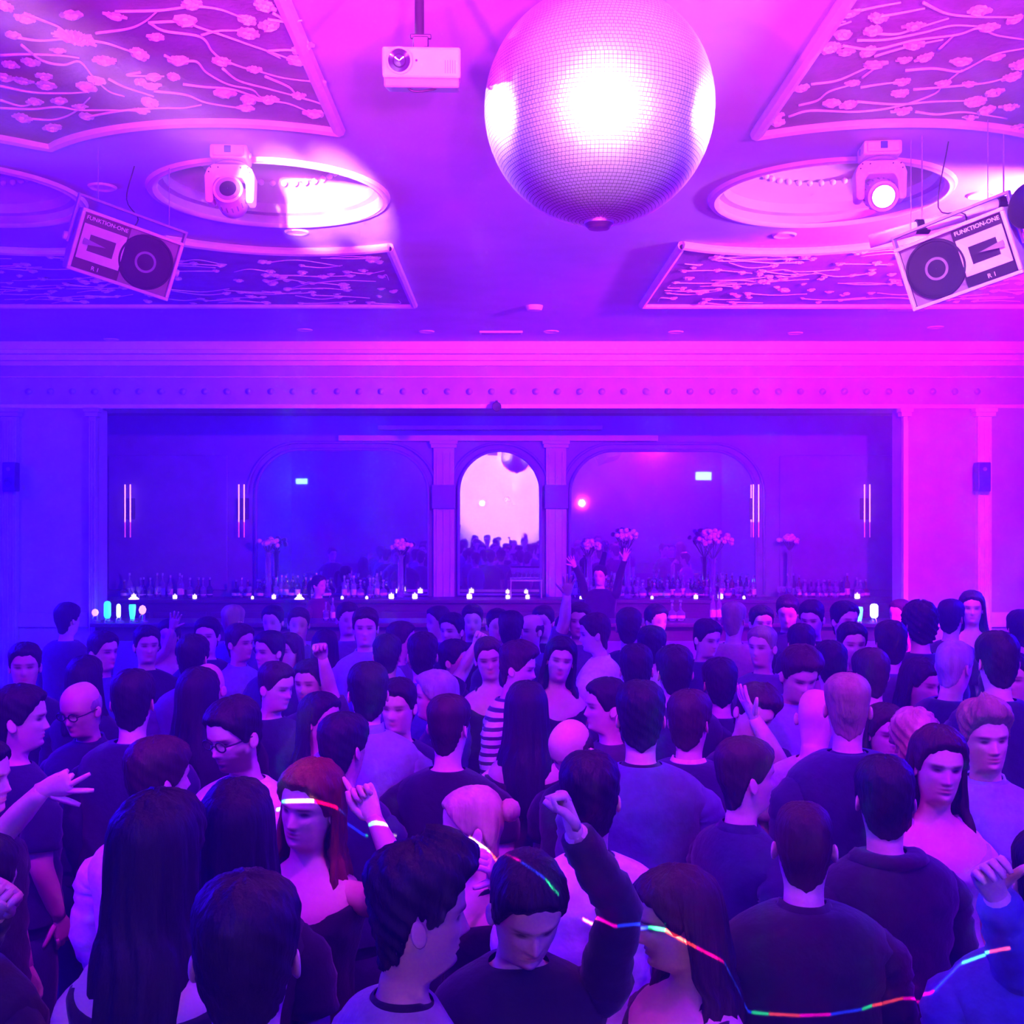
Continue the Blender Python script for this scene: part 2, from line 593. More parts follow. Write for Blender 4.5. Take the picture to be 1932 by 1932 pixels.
NL = [(8, 8), (48, 31), (135, 25), (217, 27), (362, 6), (350, 36), (466, 35), (499, 8), (507, 45), (468, 60), (294, 68),
      (575, 81), (565, 93), (561, 112), (143, 68), (25, 64), (263, 99), (197, 110), (337, 112), (418, 113), (480, 128),
      (110, 93), (58, 114), (19, 120), (290, 143), (327, 143), (265, 153), (286, 159), (83, 141), (43, 149), (8, 143),
      (87, 159), (600, 151), (163, 161), (182, 149), (563, 178), (424, 172), (470, 185), (507, 185), (282, 190),
      (267, 206), (66, 190), (112, 188), (151, 199), (43, 219), (163, 217), (99, 238), (464, 202), (592, 212)]
VL = [[(280, 38), (350, 36), (372, 46), (420, 62), (470, 80), (505, 92), (561, 112)],
      [(505, 92), (545, 90), (567, 96)], [(505, 92), (530, 106)],
      [(282, 38), (310, 54), (378, 65), (400, 92), (420, 108), (455, 122), (480, 128), (535, 143), (600, 151)],
      [(217, 17), (300, 15), (362, 8), (410, 12), (445, 24), (466, 34)], [(380, 62), (410, 54), (450, 53)],
      [(515, 20), (545, 36), (570, 34)], [(505, 32), (550, 42), (575, 80)],
      [(143, 68), (195, 76), (225, 85), (263, 99)], [(180, 58), (240, 50), (270, 38), (295, 18)],
      [(310, 100), (337, 112), (370, 112), (390, 133), (430, 155), (475, 165), (490, 178), (507, 185)],
      [(420, 125), (450, 148), (500, 162), (560, 178)], [(500, 140), (545, 160), (563, 178), (600, 190), (628, 204)],
      [(345, 155), (385, 160), (440, 165), (500, 185), (545, 192), (592, 212)],
      [(290, 168), (350, 175), (390, 190), (464, 202)], [(45, 20), (80, 34), (110, 46), (130, 62)],
      [(30, 66), (75, 72), (130, 68)], [(40, 80), (80, 110), (120, 118), (150, 112), (175, 140), (205, 168), (235, 178)],
      [(0, 158), (60, 170), (120, 172), (163, 170)], [(0, 200), (60, 202), (110, 198), (150, 204), (210, 204), (267, 206)],
      [(163, 217), (230, 205), (300, 200), (345, 200), (380, 194)], [(0, 185), (40, 196), (66, 190)],
      [(43, 219), (100, 222), (140, 208), (170, 180)], [(205, 145), (235, 160), (290, 178)],
      [(265, 132), (240, 138), (310, 140)], [(0, 100), (50, 98), (110, 100), (150, 105)]]
NR = [(1602, 21), (1657, 31), (1590, 63), (1647, 55), (1725, 45), (1848, 17), (1865, 49), (1566, 88), (1596, 94),
      (1638, 95), (1725, 81), (1651, 118), (1706, 110), (1744, 106), (1814, 113), (1878, 106), (1511, 164), (1609, 155),
      (1702, 152), (1698, 174), (1780, 155), (1829, 156), (1909, 142), (1569, 192), (1602, 195), (1702, 205),
      (1876, 172), (1840, 189), (1905, 198), (1861, 205), (1831, 219), (1467, 216), (1467, 229), (1914, 34), (1927, 119),
      (1920, 237)]
VR = [[(1606, 19), (1655, 8), (1700, 0)], [(1658, 27), (1704, 19), (1745, 11)],
      [(1617, 72), (1674, 70), (1742, 57), (1795, 44), (1844, 45)],
      [(1590, 82), (1650, 89), (1723, 72), (1806, 61), (1846, 49), (1880, 62), (1932, 70)],
      [(1530, 155), (1579, 148), (1628, 127), (1651, 118)],
      [(1708, 129), (1761, 125), (1806, 131), (1825, 125), (1875, 99), (1932, 87)],
      [(1507, 195), (1541, 186), (1564, 169), (1609, 155)], [(1624, 161), (1660, 155), (1702, 150)],
      [(1488, 216), (1530, 205), (1617, 207), (1693, 197), (1761, 174), (1780, 155), (1815, 128)],
      [(1617, 188), (1693, 193), (1760, 188), (1829, 186)], [(1727, 207), (1768, 212), (1821, 208), (1900, 220)],
      [(1742, 0), (1787, 21), (1844, 27), (1920, 28)], [(1723, 165), (1772, 161), (1856, 153), (1901, 142)],
      [(1548, 70), (1575, 48), (1606, 36)], [(1564, 37), (1596, 36)], [(1640, 58), (1690, 60), (1725, 50), (1790, 30)],
      [(1650, 102), (1690, 90), (1725, 81), (1780, 70)], [(1627, 142), (1650, 125)], [(1770, 90), (1800, 62)]]


def sizes(l, s):
    return [(x, y, s * random.uniform(.8, 1.2), False) for x, y in l]


XIL, XIR = -0.85, 1.32
xs = np.linspace(-5.6, XIL, 70)
near = [(x, scallop(x, False)) for x in xs]
far = [(x, scallop(x, True)) for x in xs]
y0, y1 = 2.4, 10.5
nlf = sizes(cpx(NL), 0.088)
bx, by = cpx([(143, 68)])[0]
nlf = [f for f in nlf if abs(f[0] - bx) + abs(f[1] - by) > .03] + [(bx, by, 0.17, True)]
nlf += sizes([(random.uniform(-5.2, -2.6), random.uniform(2.7, 4.2)) for _ in range(16)] + [(random.uniform(-5.3, -3.0), random.uniform(4.6, 5.4)) for _ in range(10)], 0.078)
vl = [cpx(v) for v in VL] + [[(-5.2 + .2 * k, 2.8 + .35 * k), (-4.2 + .2 * k, 2.7 + .4 * k), (-3.3 + .2 * k, 3.0 + .3 * k)] for k in range(5)]
relief_panel([(x, y) for x, y in near] + [(XIL, y0), (-5.6, y0)], [near, [(XIL, near[-1][1]), (XIL, y0)]], nlf, vl, 'l')

xs2 = np.linspace(XIR, 5.9, 70)
near2 = [(x, scallop(x, False)) for x in xs2]
far2 = [(x, scallop(x, True)) for x in xs2]
nrf = sizes(cpx(NR), 0.088) + sizes([(random.uniform(2.8, 5.5), random.uniform(2.7, 4.2)) for _ in range(16)] + [(random.uniform(3.2, 5.6), random.uniform(4.6, 5.4)) for _ in range(8)], 0.078)
vr = [cpx(v) for v in VR] + [[(2.9 + .2 * k, 2.8 + .35 * k), (3.9 + .2 * k, 2.7 + .4 * k), (4.8 + .15 * k, 3.0 + .3 * k)] for k in range(5)]
relief_panel([(x, y) for x, y in near2] + [(5.9, y0), (XIR, y0)], [near2, [(XIR, near2[0][1]), (XIR, y0)]], nrf, vr, 'r')


def scatter(x0, x1, n):
    fl, vi = [], []
    for _ in range(n):
        x = random.uniform(x0, x1)
        y = random.uniform(scallop(x, True) + .12, y1 - .12)
        fl.append((x, y, 0.085 * random.uniform(.7, 1.15), False))
        if random.random() < .55:
            dx = random.choice((-1, 1)) * random.uniform(.25, .6)
            p = [(x, y), (x + dx * .5, y + random.uniform(-.12, .12)), (x + dx, y + random.uniform(-.15, .15))]
            p = [(min(max(a, x0), x1), min(max(b, scallop(min(max(a, x0), x1), True) + .08), y1 - .08)) for a, b in p]
            vi.append(p)
    return fl, vi


fl, vi = scatter(-5.4, XIL - .12, 150)
relief_panel(far + [(XIL, y1), (-5.6, y1)], [far, [(XIL, far[-1][1]), (XIL, y1), ], [(XIL, y1), (-5.6, y1)]], fl, vi, 'fl', .7)
fl, vi = scatter(XIR + .12, 5.7, 150)
relief_panel(far2 + [(5.9, y1), (XIR, y1)], [far2, [(XIR, far2[0][1]), (XIR, y1)], [(XIR, y1), (5.9, y1)]], fl, vi, 'fr', .7)

# ---- small fittings set into the ceiling
ring = MB().lathe([(.055, -.004), (.075, -.012), (.085, -.006), (.088, .002)], 20, cap=False)
ring.lathe([(.001, -.002), (.055, -.004)], 20, cap=False)
ring_me = ring.mesh('downlight')
spots_px = [(560, 437), (193, 352), (1850, 367), (1480, 443), (575, 622), (805, 625), (1040, 625), (1275, 626), (210, 640), (1500, 628), (1765, 617)]
for px, py in spots_px:
    v = on_ceiling(px, py)
    put('downlight', ring_me, 'moulding', ceiling, (v.x, v.y, ZC), smooth=True)
v0, v1 = on_ceiling(905, 626), on_ceiling(986, 626)
MB().box2((v0.x, v0.y - .06, ZC - .02), (v1.x, v0.y + .06, ZC + .001)).build('air_vent', 'moulding', ceiling)
MB().box2((v0.x + .02, v0.y - .035, ZC - .024), (v1.x - .02, v0.y + .035, ZC - .019)).build('vent_slot', 'black_plastic', ceiling)
v = on_ceiling(1008, 577)
MB().lathe([(.001, -.05), (.07, -.045), (.08, -.02), (.085, .001)], 20, (v.x, v.y, ZC)).build('smoke_detector', 'moulding', ceiling, smooth=True)
v0, v1 = on_ceiling(1678, 580), on_ceiling(1745, 580)
MB().box2((v0.x, v0.y - .05, ZC - .03), (v1.x, v0.y + .05, ZC)).build('air_vent', 'moulding', ceiling)

# ---- beam, cornice and front wall of the bar
zb = W(0, 771, YB).z
structure('wall_beam', MB().box2((XL, YB, zb), (XR, YB + 0.6, ZC)), 'wall')
co = MB()
for z0, z1, dp in ((4.30, 4.40, .10), (4.25, 4.30, .14), (4.18, 4.25, .07), (4.12, 4.18, .04), (3.98, 4.0, .03), (zb, zb + .05, .03)):
    co.box2((XL, YB - dp, z0), (XR, YB + .02, z1))
structure('trim_1', co, 'moulding', bevel=0.012)
orn = MB().lathe([(.001, -.03), (.02, -.012), (.035, 0), (.04, .01)], 10, axis='y').mesh('frieze_rosette')
for k in range(44):
    put('frieze_rosette', orn, 'wall', bpy.data.objects['wall_beam'], (-5.6 + k * .26, YB - .005, 3.82), smooth='all')
structure('wall_bar_left', MB().box2((XL, YB, 0), (RX0, YB + .3, zb)), 'wall')
structure('wall_bar_right', MB().box2((RX1, YB, 0), (XR, YB + .3, zb)), 'wall')
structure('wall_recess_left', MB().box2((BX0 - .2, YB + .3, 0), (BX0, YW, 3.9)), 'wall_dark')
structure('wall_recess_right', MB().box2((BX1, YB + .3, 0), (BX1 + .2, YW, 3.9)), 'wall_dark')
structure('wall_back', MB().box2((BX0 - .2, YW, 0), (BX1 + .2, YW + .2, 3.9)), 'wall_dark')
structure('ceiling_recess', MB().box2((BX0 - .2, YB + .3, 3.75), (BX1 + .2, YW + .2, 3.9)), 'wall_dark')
# pilasters of the front wall
def pilaster(x0, x1, y, z1, name, dp=.08, m='moulding'):
    mb = MB()
    mb.box2((x0, y - dp, 0.0), (x1, y + .02, z1))
    mb.box2((x0 - .04, y - dp - .04, 0.0), (x1 + .04, y + .02, .25))
    mb.box2((x0 - .035, y - dp - .035, z1 - .10), (x1 + .035, y + .02, z1 - .05))
    mb.box2((x0 - .05, y - dp - .05, z1 - .05), (x1 + .05, y + .02, z1))
    for k in range(3):
        xx = x0 + (x1 - x0) * (k + .5) / 3
        mb.box2((xx - .012, y - dp - .012, .3), (xx + .012, y - dp, z1 - .15))
    return structure(name, mb, m, bevel=.006)
pilaster(W(6, 0, YB).x, W(36, 0, YB).x, YB, zb, 'trim_2', m='wall')
pilaster(W(172, 0, YB).x, RX0, YB, zb, 'trim_3', m='wall')
pilaster(RX1, W(1708, 0, YB).x, YB, zb, 'trim_4', m='moulding')
pilaster(W(1840, 0, YB).x, W(1866, 0, YB).x, YB, zb, 'trim_5', m='moulding')
structure('trim_6', MB().box2((RX1 + .1, YB - .05, 1.05), (XR, YB + .02, 1.22)), 'moulding')
structure('trim_7', MB().box2((XL, YB - .05, 1.05), (RX0 - .1, YB + .02, 1.22)), 'wall')

# ---- mirrors on the back wall
YM = YW - 0.03
def mirror_outline(x0, x1, z0, z1, r, n=14):
    p = [(x0, z0), (x1, z0)]
    p += [(x1 - r + r * math.cos(a), z1 - r + r * math.sin(a)) for a in np.linspace(0, PI / 2, n)]
    p += [(x0 + r - r * math.sin(a), z1 - r + r * math.cos(a)) for a in np.linspace(0, PI / 2, n)]
    return p
def wall_mirror(px0, px1, py_top, r, label):
    x0, x1, z1 = W(px0, 0, YM).x, W(px1, 0, YM).x, W(0, py_top, YM).z
    z0 = 1.24
    r = min(r, (x1 - x0) / 2 - .001)
    root = empty('wall_mirror', ((x0 + x1) / 2, YW, z0))
    tag(root, label, 'mirror', 'mirrors behind the bar')
    rel = lambda p: [(x - (x0 + x1) / 2, -.03, z - z0) for x, z in p]
    o = rel(mirror_outline(x0, x1, z0, z1, r))
    MB().prism(o, (0, .028, 0)).build('mirror_glass', 'mirror', root)
    path = np.array(o + [o[0]])
    path[:, 1] = -.04
    MB().tube(path, .022, 8).build('mirror_frame', 'wall_dark', root, smooth=True)
    path2 = np.array(rel(mirror_outline(x0 - .12, x1 + .12, z0, z1 + .1, r + .1))[1:])
    path2[:, 1] = -.02
    MB().tube(path2, .02, 8).build('outer_moulding', 'wall_dark', root, smooth=True)
    return root
wall_mirror(483, 808, 848, .62, 'wide round-cornered mirror between the left sconce and the arched mirror')
wall_mirror(865, 1020, 850, .575, 'narrow arched mirror at the centre of the bar, glowing white-pink')
wall_mirror(1075, 1426, 850, .62, 'wide round-cornered mirror right of the arched mirror, reflecting a lit sign')
pilaster(W(818, 0, YM).x, W(857, 0, YM).x, YW, W(0, 832, YW).z, 'trim_8', .06, 'wall')
pilaster(W(1030, 0, YM).x, W(1068, 0, YM).x, YW, W(0, 832, YW).z, 'trim_9', .06, 'wall')
for i, px in enumerate((818, 1030)):
    x0, x1 = W(px, 0, YM).x, W(px + 39, 0, YM).x
    structure('trim_%d' % (10 + i), MB().box2((x0 - .02, YW - .11, W(0, 960, YW).z), (x1 + .02, YW, W(0, 915, YW).z)), 'wall_dark', bevel=.01)
structure('trim_12', MB().box2((W(640, 0, YW).x, YW - .10, W(0, 833, YW).z), (W(1240, 0, YW).x, YW, W(0, 822, YW).z)).box2((W(715, 0, YW).x, YW - .16, W(0, 812, YW).z), (W(1135, 0, YW).x, YW, W(0, 804, YW).z)), 'wall', bevel=.01)
structure('trim_13', MB().box2((W(205, 0, YW).x, YW - .03, 1.3), (W(430, 0, YW).x, YW, 3.2)), 'wall_dark', bevel=.02)
structure('trim_14', MB().box2((W(1470, 0, YW).x, YW - .03, 1.3), (W(1690, 0, YW).x, YW, 3.2)), 'wall_dark', bevel=.02)


# ================================================================== GEAR UNDER THE CEILING
# ---- mirror ball
DB = 3.7
bc = W(1130, 206, DB)
RB = 216 * DB / F
ball = empty('mirror_ball', bc)
tag(ball, 'large mirror ball with thousands of small square mirrors above the crowd', 'mirror ball')
MB().lathe([(max(.001, RB * .985 * math.sin(a)), -RB * .985 * math.cos(a)) for a in np.linspace(0, PI, 33)], 48, cap=False).build('ball_core', 'black_plastic', ball, smooth='all')
NR_ = 92
V, Fc = [], []
for i in range(NR_):
    p0, p1 = PI * (i + .06) / NR_, PI * (i + .94) / NR_
    pm = (p0 + p1) / 2
    cnt = max(5, int(2 * PI * math.sin(pm) / (PI / NR_)))
    k = np.arange(cnt)
    a0, a1, am = (k + .05) / cnt * 2 * PI, (k + .95) / cnt * 2 * PI, (k + .5) / cnt * 2 * PI
    q = np.stack([np.stack([np.sin(p) * np.cos(a), np.sin(p) * np.sin(a), np.full(cnt, np.cos(p))], 1) for p, a in ((p0, a0), (p0, a1), (p1, a1), (p1, a0))], 1)
    n = np.stack([np.sin(pm) * np.cos(am), np.sin(pm) * np.sin(am), np.full(cnt, np.cos(pm))], 1)
    n = n + rng.normal(0, .012, n.shape)
    n /= np.linalg.norm(n, axis=1)[:, None]
    c = q.mean(1)
    rel = q - c[:, None]
    rel = rel - (rel * n[:, None]).sum(-1, keepdims=True) * n[:, None]
    q = (c / np.linalg.norm(c, axis=1)[:, None])[:, None] + rel
    base = sum(len(v) for v in V)
    V.append((q * RB).reshape(-1, 3))
    Fc += [(base + 4 * j, base + 4 * j + 1, base + 4 * j + 2, base + 4 * j + 3) for j in range(cnt)]
me = bpy.data.meshes.new('mirror_tiles')
me.from_pydata(np.vstack(V).tolist(), [], Fc)
M['mirror_tile'] = mat('mirror_tile', (.9, .9, .92), .33, metal=1.0, var=.08, scale=90)
tl = put('mirror_tiles', me, 'mirror_tile', ball)
tl['kind'] = 'stuff'
MB().lathe([(.001, -.02), (.035, -.016), (.05, 0), (.05, .012)], 24, (0, 0, -RB - .002)).build('base_cap', 'steel', ball, smooth=True)
MB().lathe([(.05, 0), (.05, .06), (.02, .075), (.012, .09), (.012, ZC - bc.z - RB - .08)], 16, (0, 0, RB - .02)).build('hanging_rod', 'steel', ball, smooth=True)
MB().lathe([(.09, -.10), (.10, -.09), (.10, 0)], 20, (0, 0, ZC - bc.z)).build('motor', 'black_plastic', ball, smooth=True)

# ---- video projector
DP = 3.6
pc = W(795, 124, DP)
pr = empty('projector', pc, rot=(math.radians(17), 0, math.radians(2)))
tag(pr, 'white video projector hanging from a dark ceiling pole', 'projector')
pw, ph_, pd = 148 * DP / F, 62 * DP / F, .23
MB().box((0, pd / 2, .01), (pw, pd, ph_ - .012)).build('case', 'white_plastic', pr, bevel=.008)
MB().box((0, pd / 2 - .004, -ph_ / 2 + .002), (pw * .96, pd * .98, .030)).build('lower_case', 'grey_plastic', pr, bevel=.006)
lx = -pw / 2 + 33 * DP / F
o = MB().lathe([(.036, -.012), (.038, .0), (.042, .016), (.042, .022), (.036, .024)], 28, (lx, 0, .014), axis='y', cap=False).build('lens_ring', 'white_plastic', pr, smooth=True)
MB().lathe([(.001, .012), (.018, .014), (.022, .006), (.036, .008)], 28, (lx, 0, .014), axis='y', cap=False).build('lens', 'lens', o, smooth=True)
MB().lathe([(.001, .004), (.004, .003), (.004, 0)], 10, (lx + .055, 0, .016), axis='y').build('sensor', 'black_plastic', pr)
for k in range(5):
    MB().box((pw / 2 - .05 + k * .008, -.0005, -.002), (.002, .003, .04)).build('vent_slot', 'grey_plastic', pr)
MB().tube(catmull([(-.06, .05, -.05), (-.03, .04, -.075), (.03, .05, -.07), (.06, .10, -.055)], 5), .004, 6).build('cable', 'black_plastic', pr, smooth='all')
mb = MB().box((-.005, pd / 2, .07), (.05, .05, .06)).box((-.005, pd / 2, .10), (.07, .03, .015)).box((.015, pd / 2 - .01, .055), (.02, .1, .02))
mb.build('mount', 'black_metal', pr, bevel=.003)
pt_ = Euler((math.radians(17), 0, 0)).to_matrix().inverted() @ Vector((0, 0, ZC - pc.z - .085))
MB().tube([(-.01, pd / 2, .08), (-.01, pd / 2 + pt_.y, .08 + pt_.z)], .016, 12).build('pole', 'black_metal', pr, smooth=True)

# ---- moving-head lamps
M['lamp_lens'] = mat('lamp_lens', (.9, .8, .95), .1, var=.02, emit=(1, .55, 1), estr=60)
M['led_display'] = mat('led_display', (.05, .05, .3), .2, var=.02)


def moving_head(px, py_top, rz, tilt, label, lit):
    v = on_ceiling(px, py_top)
    root = empty('moving_head_lamp', (v.x, v.y, ZC), rz)
    tag(root, label, 'stage light', 'moving head lamps under the ceiling')
    s = 1.0
    mb = MB().box((0, 0, -.045), (.20, .18, .075)).box((0, -.005, -.045), (.17, .21, .06))
    base = mb.build('base', 'white_plastic', root, bevel=.012)
    MB().box((.0, -.113, -.042), (.036, .006, .036)).build('display', 'led_display', base)
    for sx in (-1, 1):
        MB().lathe([(.001, .012), (.016, .01), (.018, -.004)], 14, (sx * .10, 0, -.045), axis='x').build('side_knob', 'grey_plastic', base)
    MB().tube([(0, 0, -.012), (0, 0, .0)], .03, 10).build('clamp', 'black_metal', root)
    MB().lathe([(.07, -.085), (.085, -.095), (.085, -.105)], 24).build('pan_bearing', 'grey_plastic', root)
    # U-shaped yoke, smoothly shouldered
    out = [(-.13, -.30), (-.135, -.17), (-.12, -.13), (-.09, -.105), (.09, -.105), (.12, -.13), (.135, -.17), (.13, -.30),
           (.122, -.315), (.092, -.315), (.088, -.30), (.086, -.21), (.066, -.178), (-.066, -.178), (-.086, -.21), (-.088, -.30), (-.092, -.315), (-.122, -.315)]
    yk = MB().prism([(x, -.055, z) for x, z in out], (0, .11, 0)).build('yoke', 'white_plastic', root, bevel=.008)
    for x, z in ((-.10, -.125), (-.06, -.125), (.06, -.125), (.10, -.125), (-.11, -.15), (.11, -.15)):
        MB().lathe([(.001, .006), (.004, .005), (.004, 0)], 8, (x, -.055, z), axis='y').build('screw', 'black_metal', yk)
    hd = empty('lamp_head', (0, 0, -.275), rot=(tilt, 0, 0))
    hd.parent = root
    prof = [(.02, -.12), (.058, -.115), (.078, -.09), (.084, -.03), (.084, .04), (.078, .075), (.080, .085), (.080, .10), (.062, .104)]
    MB().lathe(prof, 36, axis='y', cap=True).build('head_shell', 'white_plastic', hd, smooth=True)
    MB().lathe([(.068, .098), (.066, .108), (.058 if lit else .046, .108), (.056 if lit else .044, .100)], 36, axis='y', cap=False).build('lens_ring', 'grey_plastic', hd, smooth=True)
    MB().lathe([(.001, .112 if lit else .109), (.025, .110 if lit else .1075), (.058 if lit else .046, .104)], 36, axis='y', cap=False).build('lens', 'lamp_lens' if lit else 'lens', hd, smooth=True)  # lit lens drawn wider to stand in for its glare
    for k in range(18):
        a = k / 18 * 2 * PI
        MB().box((.082 * math.cos(a), -.02, .082 * math.sin(a)), (.012, .05, .006), (0, -a, 0)).build('cooling_fin', 'grey_plastic', hd)
    return root


moving_head(436, 279, math.radians(4), math.radians(-12), 'white moving-head lamp, unlit, by the bright round coffer', False)
moving_head(1659, 271, math.radians(-6), math.radians(22), 'white moving-head lamp, lit, beside the right loudspeaker', True)


# ---- loudspeakers
def loudspeaker(name, center, rot, label, mirror):
    root = empty('loudspeaker', center, rot=rot)
    tag(root, label, 'loudspeaker', 'ceiling loudspeakers')
    w, h, d = .56, .34, .34
    sx = mirror     # +1: woofer on the +x side
    # tapered cabinet
    f = [(-w / 2, 0, -h / 2), (w / 2, 0, -h / 2), (w / 2, 0, h / 2), (-w / 2, 0, h / 2)]
    b = [(-w / 2 * .9, d, -h / 2 * .45), (w / 2 * .9, d, -h / 2 * .45), (w / 2 * .9, d, h / 2 * .8), (-w / 2 * .9, d, h / 2 * .8)]
    mid = [(x, .12, z) for x, _, z in f]
    MB().grid(np.array([f, mid, b]), True, False, True).build('cabinet', 'speaker_paint', root, bevel=.006)
    rim = MB()
    t = .018
    rim.box((0, -.006, h / 2 - t / 2), (w, .03, t)).box((0, -.006, -h / 2 + t / 2), (w, .03, t))
    rim.box((-w / 2 + t / 2, -.006, 0), (t, .03, h - 2 * t)).box((w / 2 - t / 2, -.006, 0), (t, .03, h - 2 * t))
    rim.build('front_rim', 'speaker_rim', root, bevel=.004)
    MB().box((0, .022, 0), (w - 2 * t, .012, h - 2 * t)).build('baffle', 'horn', root)
    wx = sx * .112
    MB().lathe([(.148, -.018), (.152, -.006), (.150, .002), (.140, .004), (.138, -.006)], 44, (wx, 0, 0), axis='y', cap=False).build('woofer_ring', 'speaker_cone', root, smooth=True)
    MB().lathe([(.140, -.004), (.125, -.002), (.112, -.010), (.05, -.017), (.03, -.012), (.001, -.010)], 44, (wx, 0, 0), axis='y', cap=False).build('woofer_cone', 'speaker_cone', root, smooth=True)
    hx = -sx * .135
    hw_, hh = .115, .095
    plate = MB().box((hx, .012, 0), (.25, .012, h - 2 * t - .006)).build('horn_plate', 'black_plastic', root)
    # horn: a flared square mouth with a wedge-shaped phase plug
    P = []
    for u, a, c2 in ((0, 1, 1), (.03, .85, .8), (.10, .5, .35), (.16, .22, .12)):
        P.append([(hx - hw_ * a, .002 + u * .1 - .004, -hh * c2), (hx + hw_ * a, .002 + u * .1 - .004, -hh * c2), (hx + hw_ * a, .002 + u * .1 - .004, hh * c2), (hx - hw_ * a, .002 + u * .1 - .004, hh * c2)])
    MB().grid(np.array(P), True, False, True).build('horn', 'speaker_rim', root)
    MB().add([(hx + sx * -.10, -.012, -.018), (hx + sx * -.10, -.012, .018), (hx + sx * .02, -.016, 0), (hx + sx * -.10, .01, 0)], [(0, 1, 2), (0, 2, 3), (1, 3, 2), (0, 3, 1)]).build('phase_plug', 'horn', root)
    for tx, tz, sz in (('FUNKTION-ONE', .128, .030), ('R 1', -.128, .032)):
        tm = text_mesh(tx, sz)
        put('lettering', tm, 'text_white', plate, (hx, .004, tz), (PI / 2, 0, 0))
    # yoke up to the ceiling
    yk = MB()
    for s2 in (-1, 1):
        yk.box((s2 * (w / 2 + .018), .10, .10), (.012, .05, .26))
    yk.box((0, .10, .235), (w + .05, .05, .014))
    yk.build('bracket', 'speaker_paint', root, bevel=.003)
    for s2 in (-1, 1):
        MB().lathe([(.001, s2 * .02), (.022, s2 * .018), (.024, 0)], 16, (s2 * (w / 2 + .024), .10, 0), axis='x').build('bracket_knob', 'speaker_rim', root)
    inv = Euler(rot).to_matrix().inverted()
    top = Vector((0, .10, .24))
    wt = Euler(rot).to_matrix() @ top + Vector(center)
    up = inv @ Vector((0, 0, ZC - wt.z))
    for s2 in (-.2, .2):
        MB().tube([(s2, .10, .24), tuple(Vector((s2, .10, .24)) + up)], .0025, 5).build('hanger', 'speaker_paint', root)
    MB().tube(catmull([(0, .2, .1), (.05, .2, .22), (-.05, .15, .3), tuple(top + up * .8)], 5), .004, 6).build('cable', 'black_plastic', root, smooth='all')
    return root


R_ = math.radians
loudspeaker('loudspeaker', W(238, 482, 6.1), (R_(14), R_(12.5), R_(34)), 'dim blue-lit loudspeaker with round woofer, hanging at the left', 1)
loudspeaker('loudspeaker', W(1806, 492, 5.6), (R_(14), R_(-13), R_(-42)), 'glaring white-rimmed loudspeaker with lettering, hanging at the right', -1)

# ---- lighting bar and wash lamp at the right edge
lb = empty('lighting_bar', W(1880, 398, 5.6))
tag(lb, 'slanting steel lighting bar above the right loudspeaker', 'lighting bar')
p0, p1 = W(1640, 456, 5.95) - lb.location, W(2060, 338, 5.55) - lb.location
MB().tube([tuple(p0), tuple(p1)], .036, 16).build('pipe', 'speaker_rim', lb, smooth=True)
for t in (.25, .62):
    q = p0.lerp(p1, t)
    MB().tube([(q.x, q.y, q.z), (q.x, q.y, ZC - lb.location.z - .002)], .004, 8).build('drop_rod', 'speaker_paint', lb)
    MB().lathe([(.04, -.035), (.04, .035)], 14, tuple(q), axis='x').build('clamp', 'black_metal', lb)
wl = empty('wash_lamp', W(1962, 392, 5.35))
tag(wl, 'bright wash lamp clamped to the lighting bar at the right edge', 'stage light')
MB().lathe([(.02, -.16), (.07, -.14), (.085, -.05), (.095, .05), (.11, .09), (.105, .095), (.092, .09)], 28, axis='y').build('housing', 'black_metal', wl, rot=(0, 0, R_(-65)), smooth=True)
MB().lathe([(.001, .075), (.06, .082), (.095, .086)], 28, axis='y', cap=False).build('lens', 'lamp_lens', wl, rot=(0, 0, R_(-65)), smooth=True)
MB().tube([(0, 0, 0), (0, 0, .16)], .014, 8).build('yoke', 'black_metal', wl)

# ---- small speakers on the pilasters and a lamp under the beam
for px, lab in ((21, 'small black wall speaker on the far left pilaster'), (1853, 'small black wall speaker on the far right pilaster')):
    c = W(px, 900, YB - .2)
    o = empty('wall_speaker', c)
    tag(o, lab, 'loudspeaker', 'wall speakers')
    MB().box((0, 0, 0), (.15, .14, .34)).build('cabinet', 'black_plastic', o, bevel=.012)
    MB().lathe([(.05, .002), (.055, .008), (.04, .004), (.001, 0)], 20, (0, -.07, -.06), axis='y', cap=False).build('woofer_cone', 'speaker_cone', o, smooth=True)
    MB().lathe([(.02, .002), (.024, .008), (.001, .002)], 16, (0, -.07, .09), axis='y', cap=False).build('tweeter', 'horn', o, smooth=True)
    MB().box((0, .09, 0), (.05, .07, .08)).build('wall_bracket', 'black_metal', o)
c = W(937, 768, YB - .12)
o = empty('spot_lamp', c)
tag(o, 'small dark spot lamp fixed under the beam above the arched mirror', 'lamp')
MB().lathe([(.03, -.05), (.05, -.04), (.055, .05), (.048, .055), (.001, .05)], 18, axis='y').build('housing', 'black_metal', o, smooth=True)
MB().box((0, .05, .05), (.03, .1, .06)).build('bracket', 'black_metal', o)


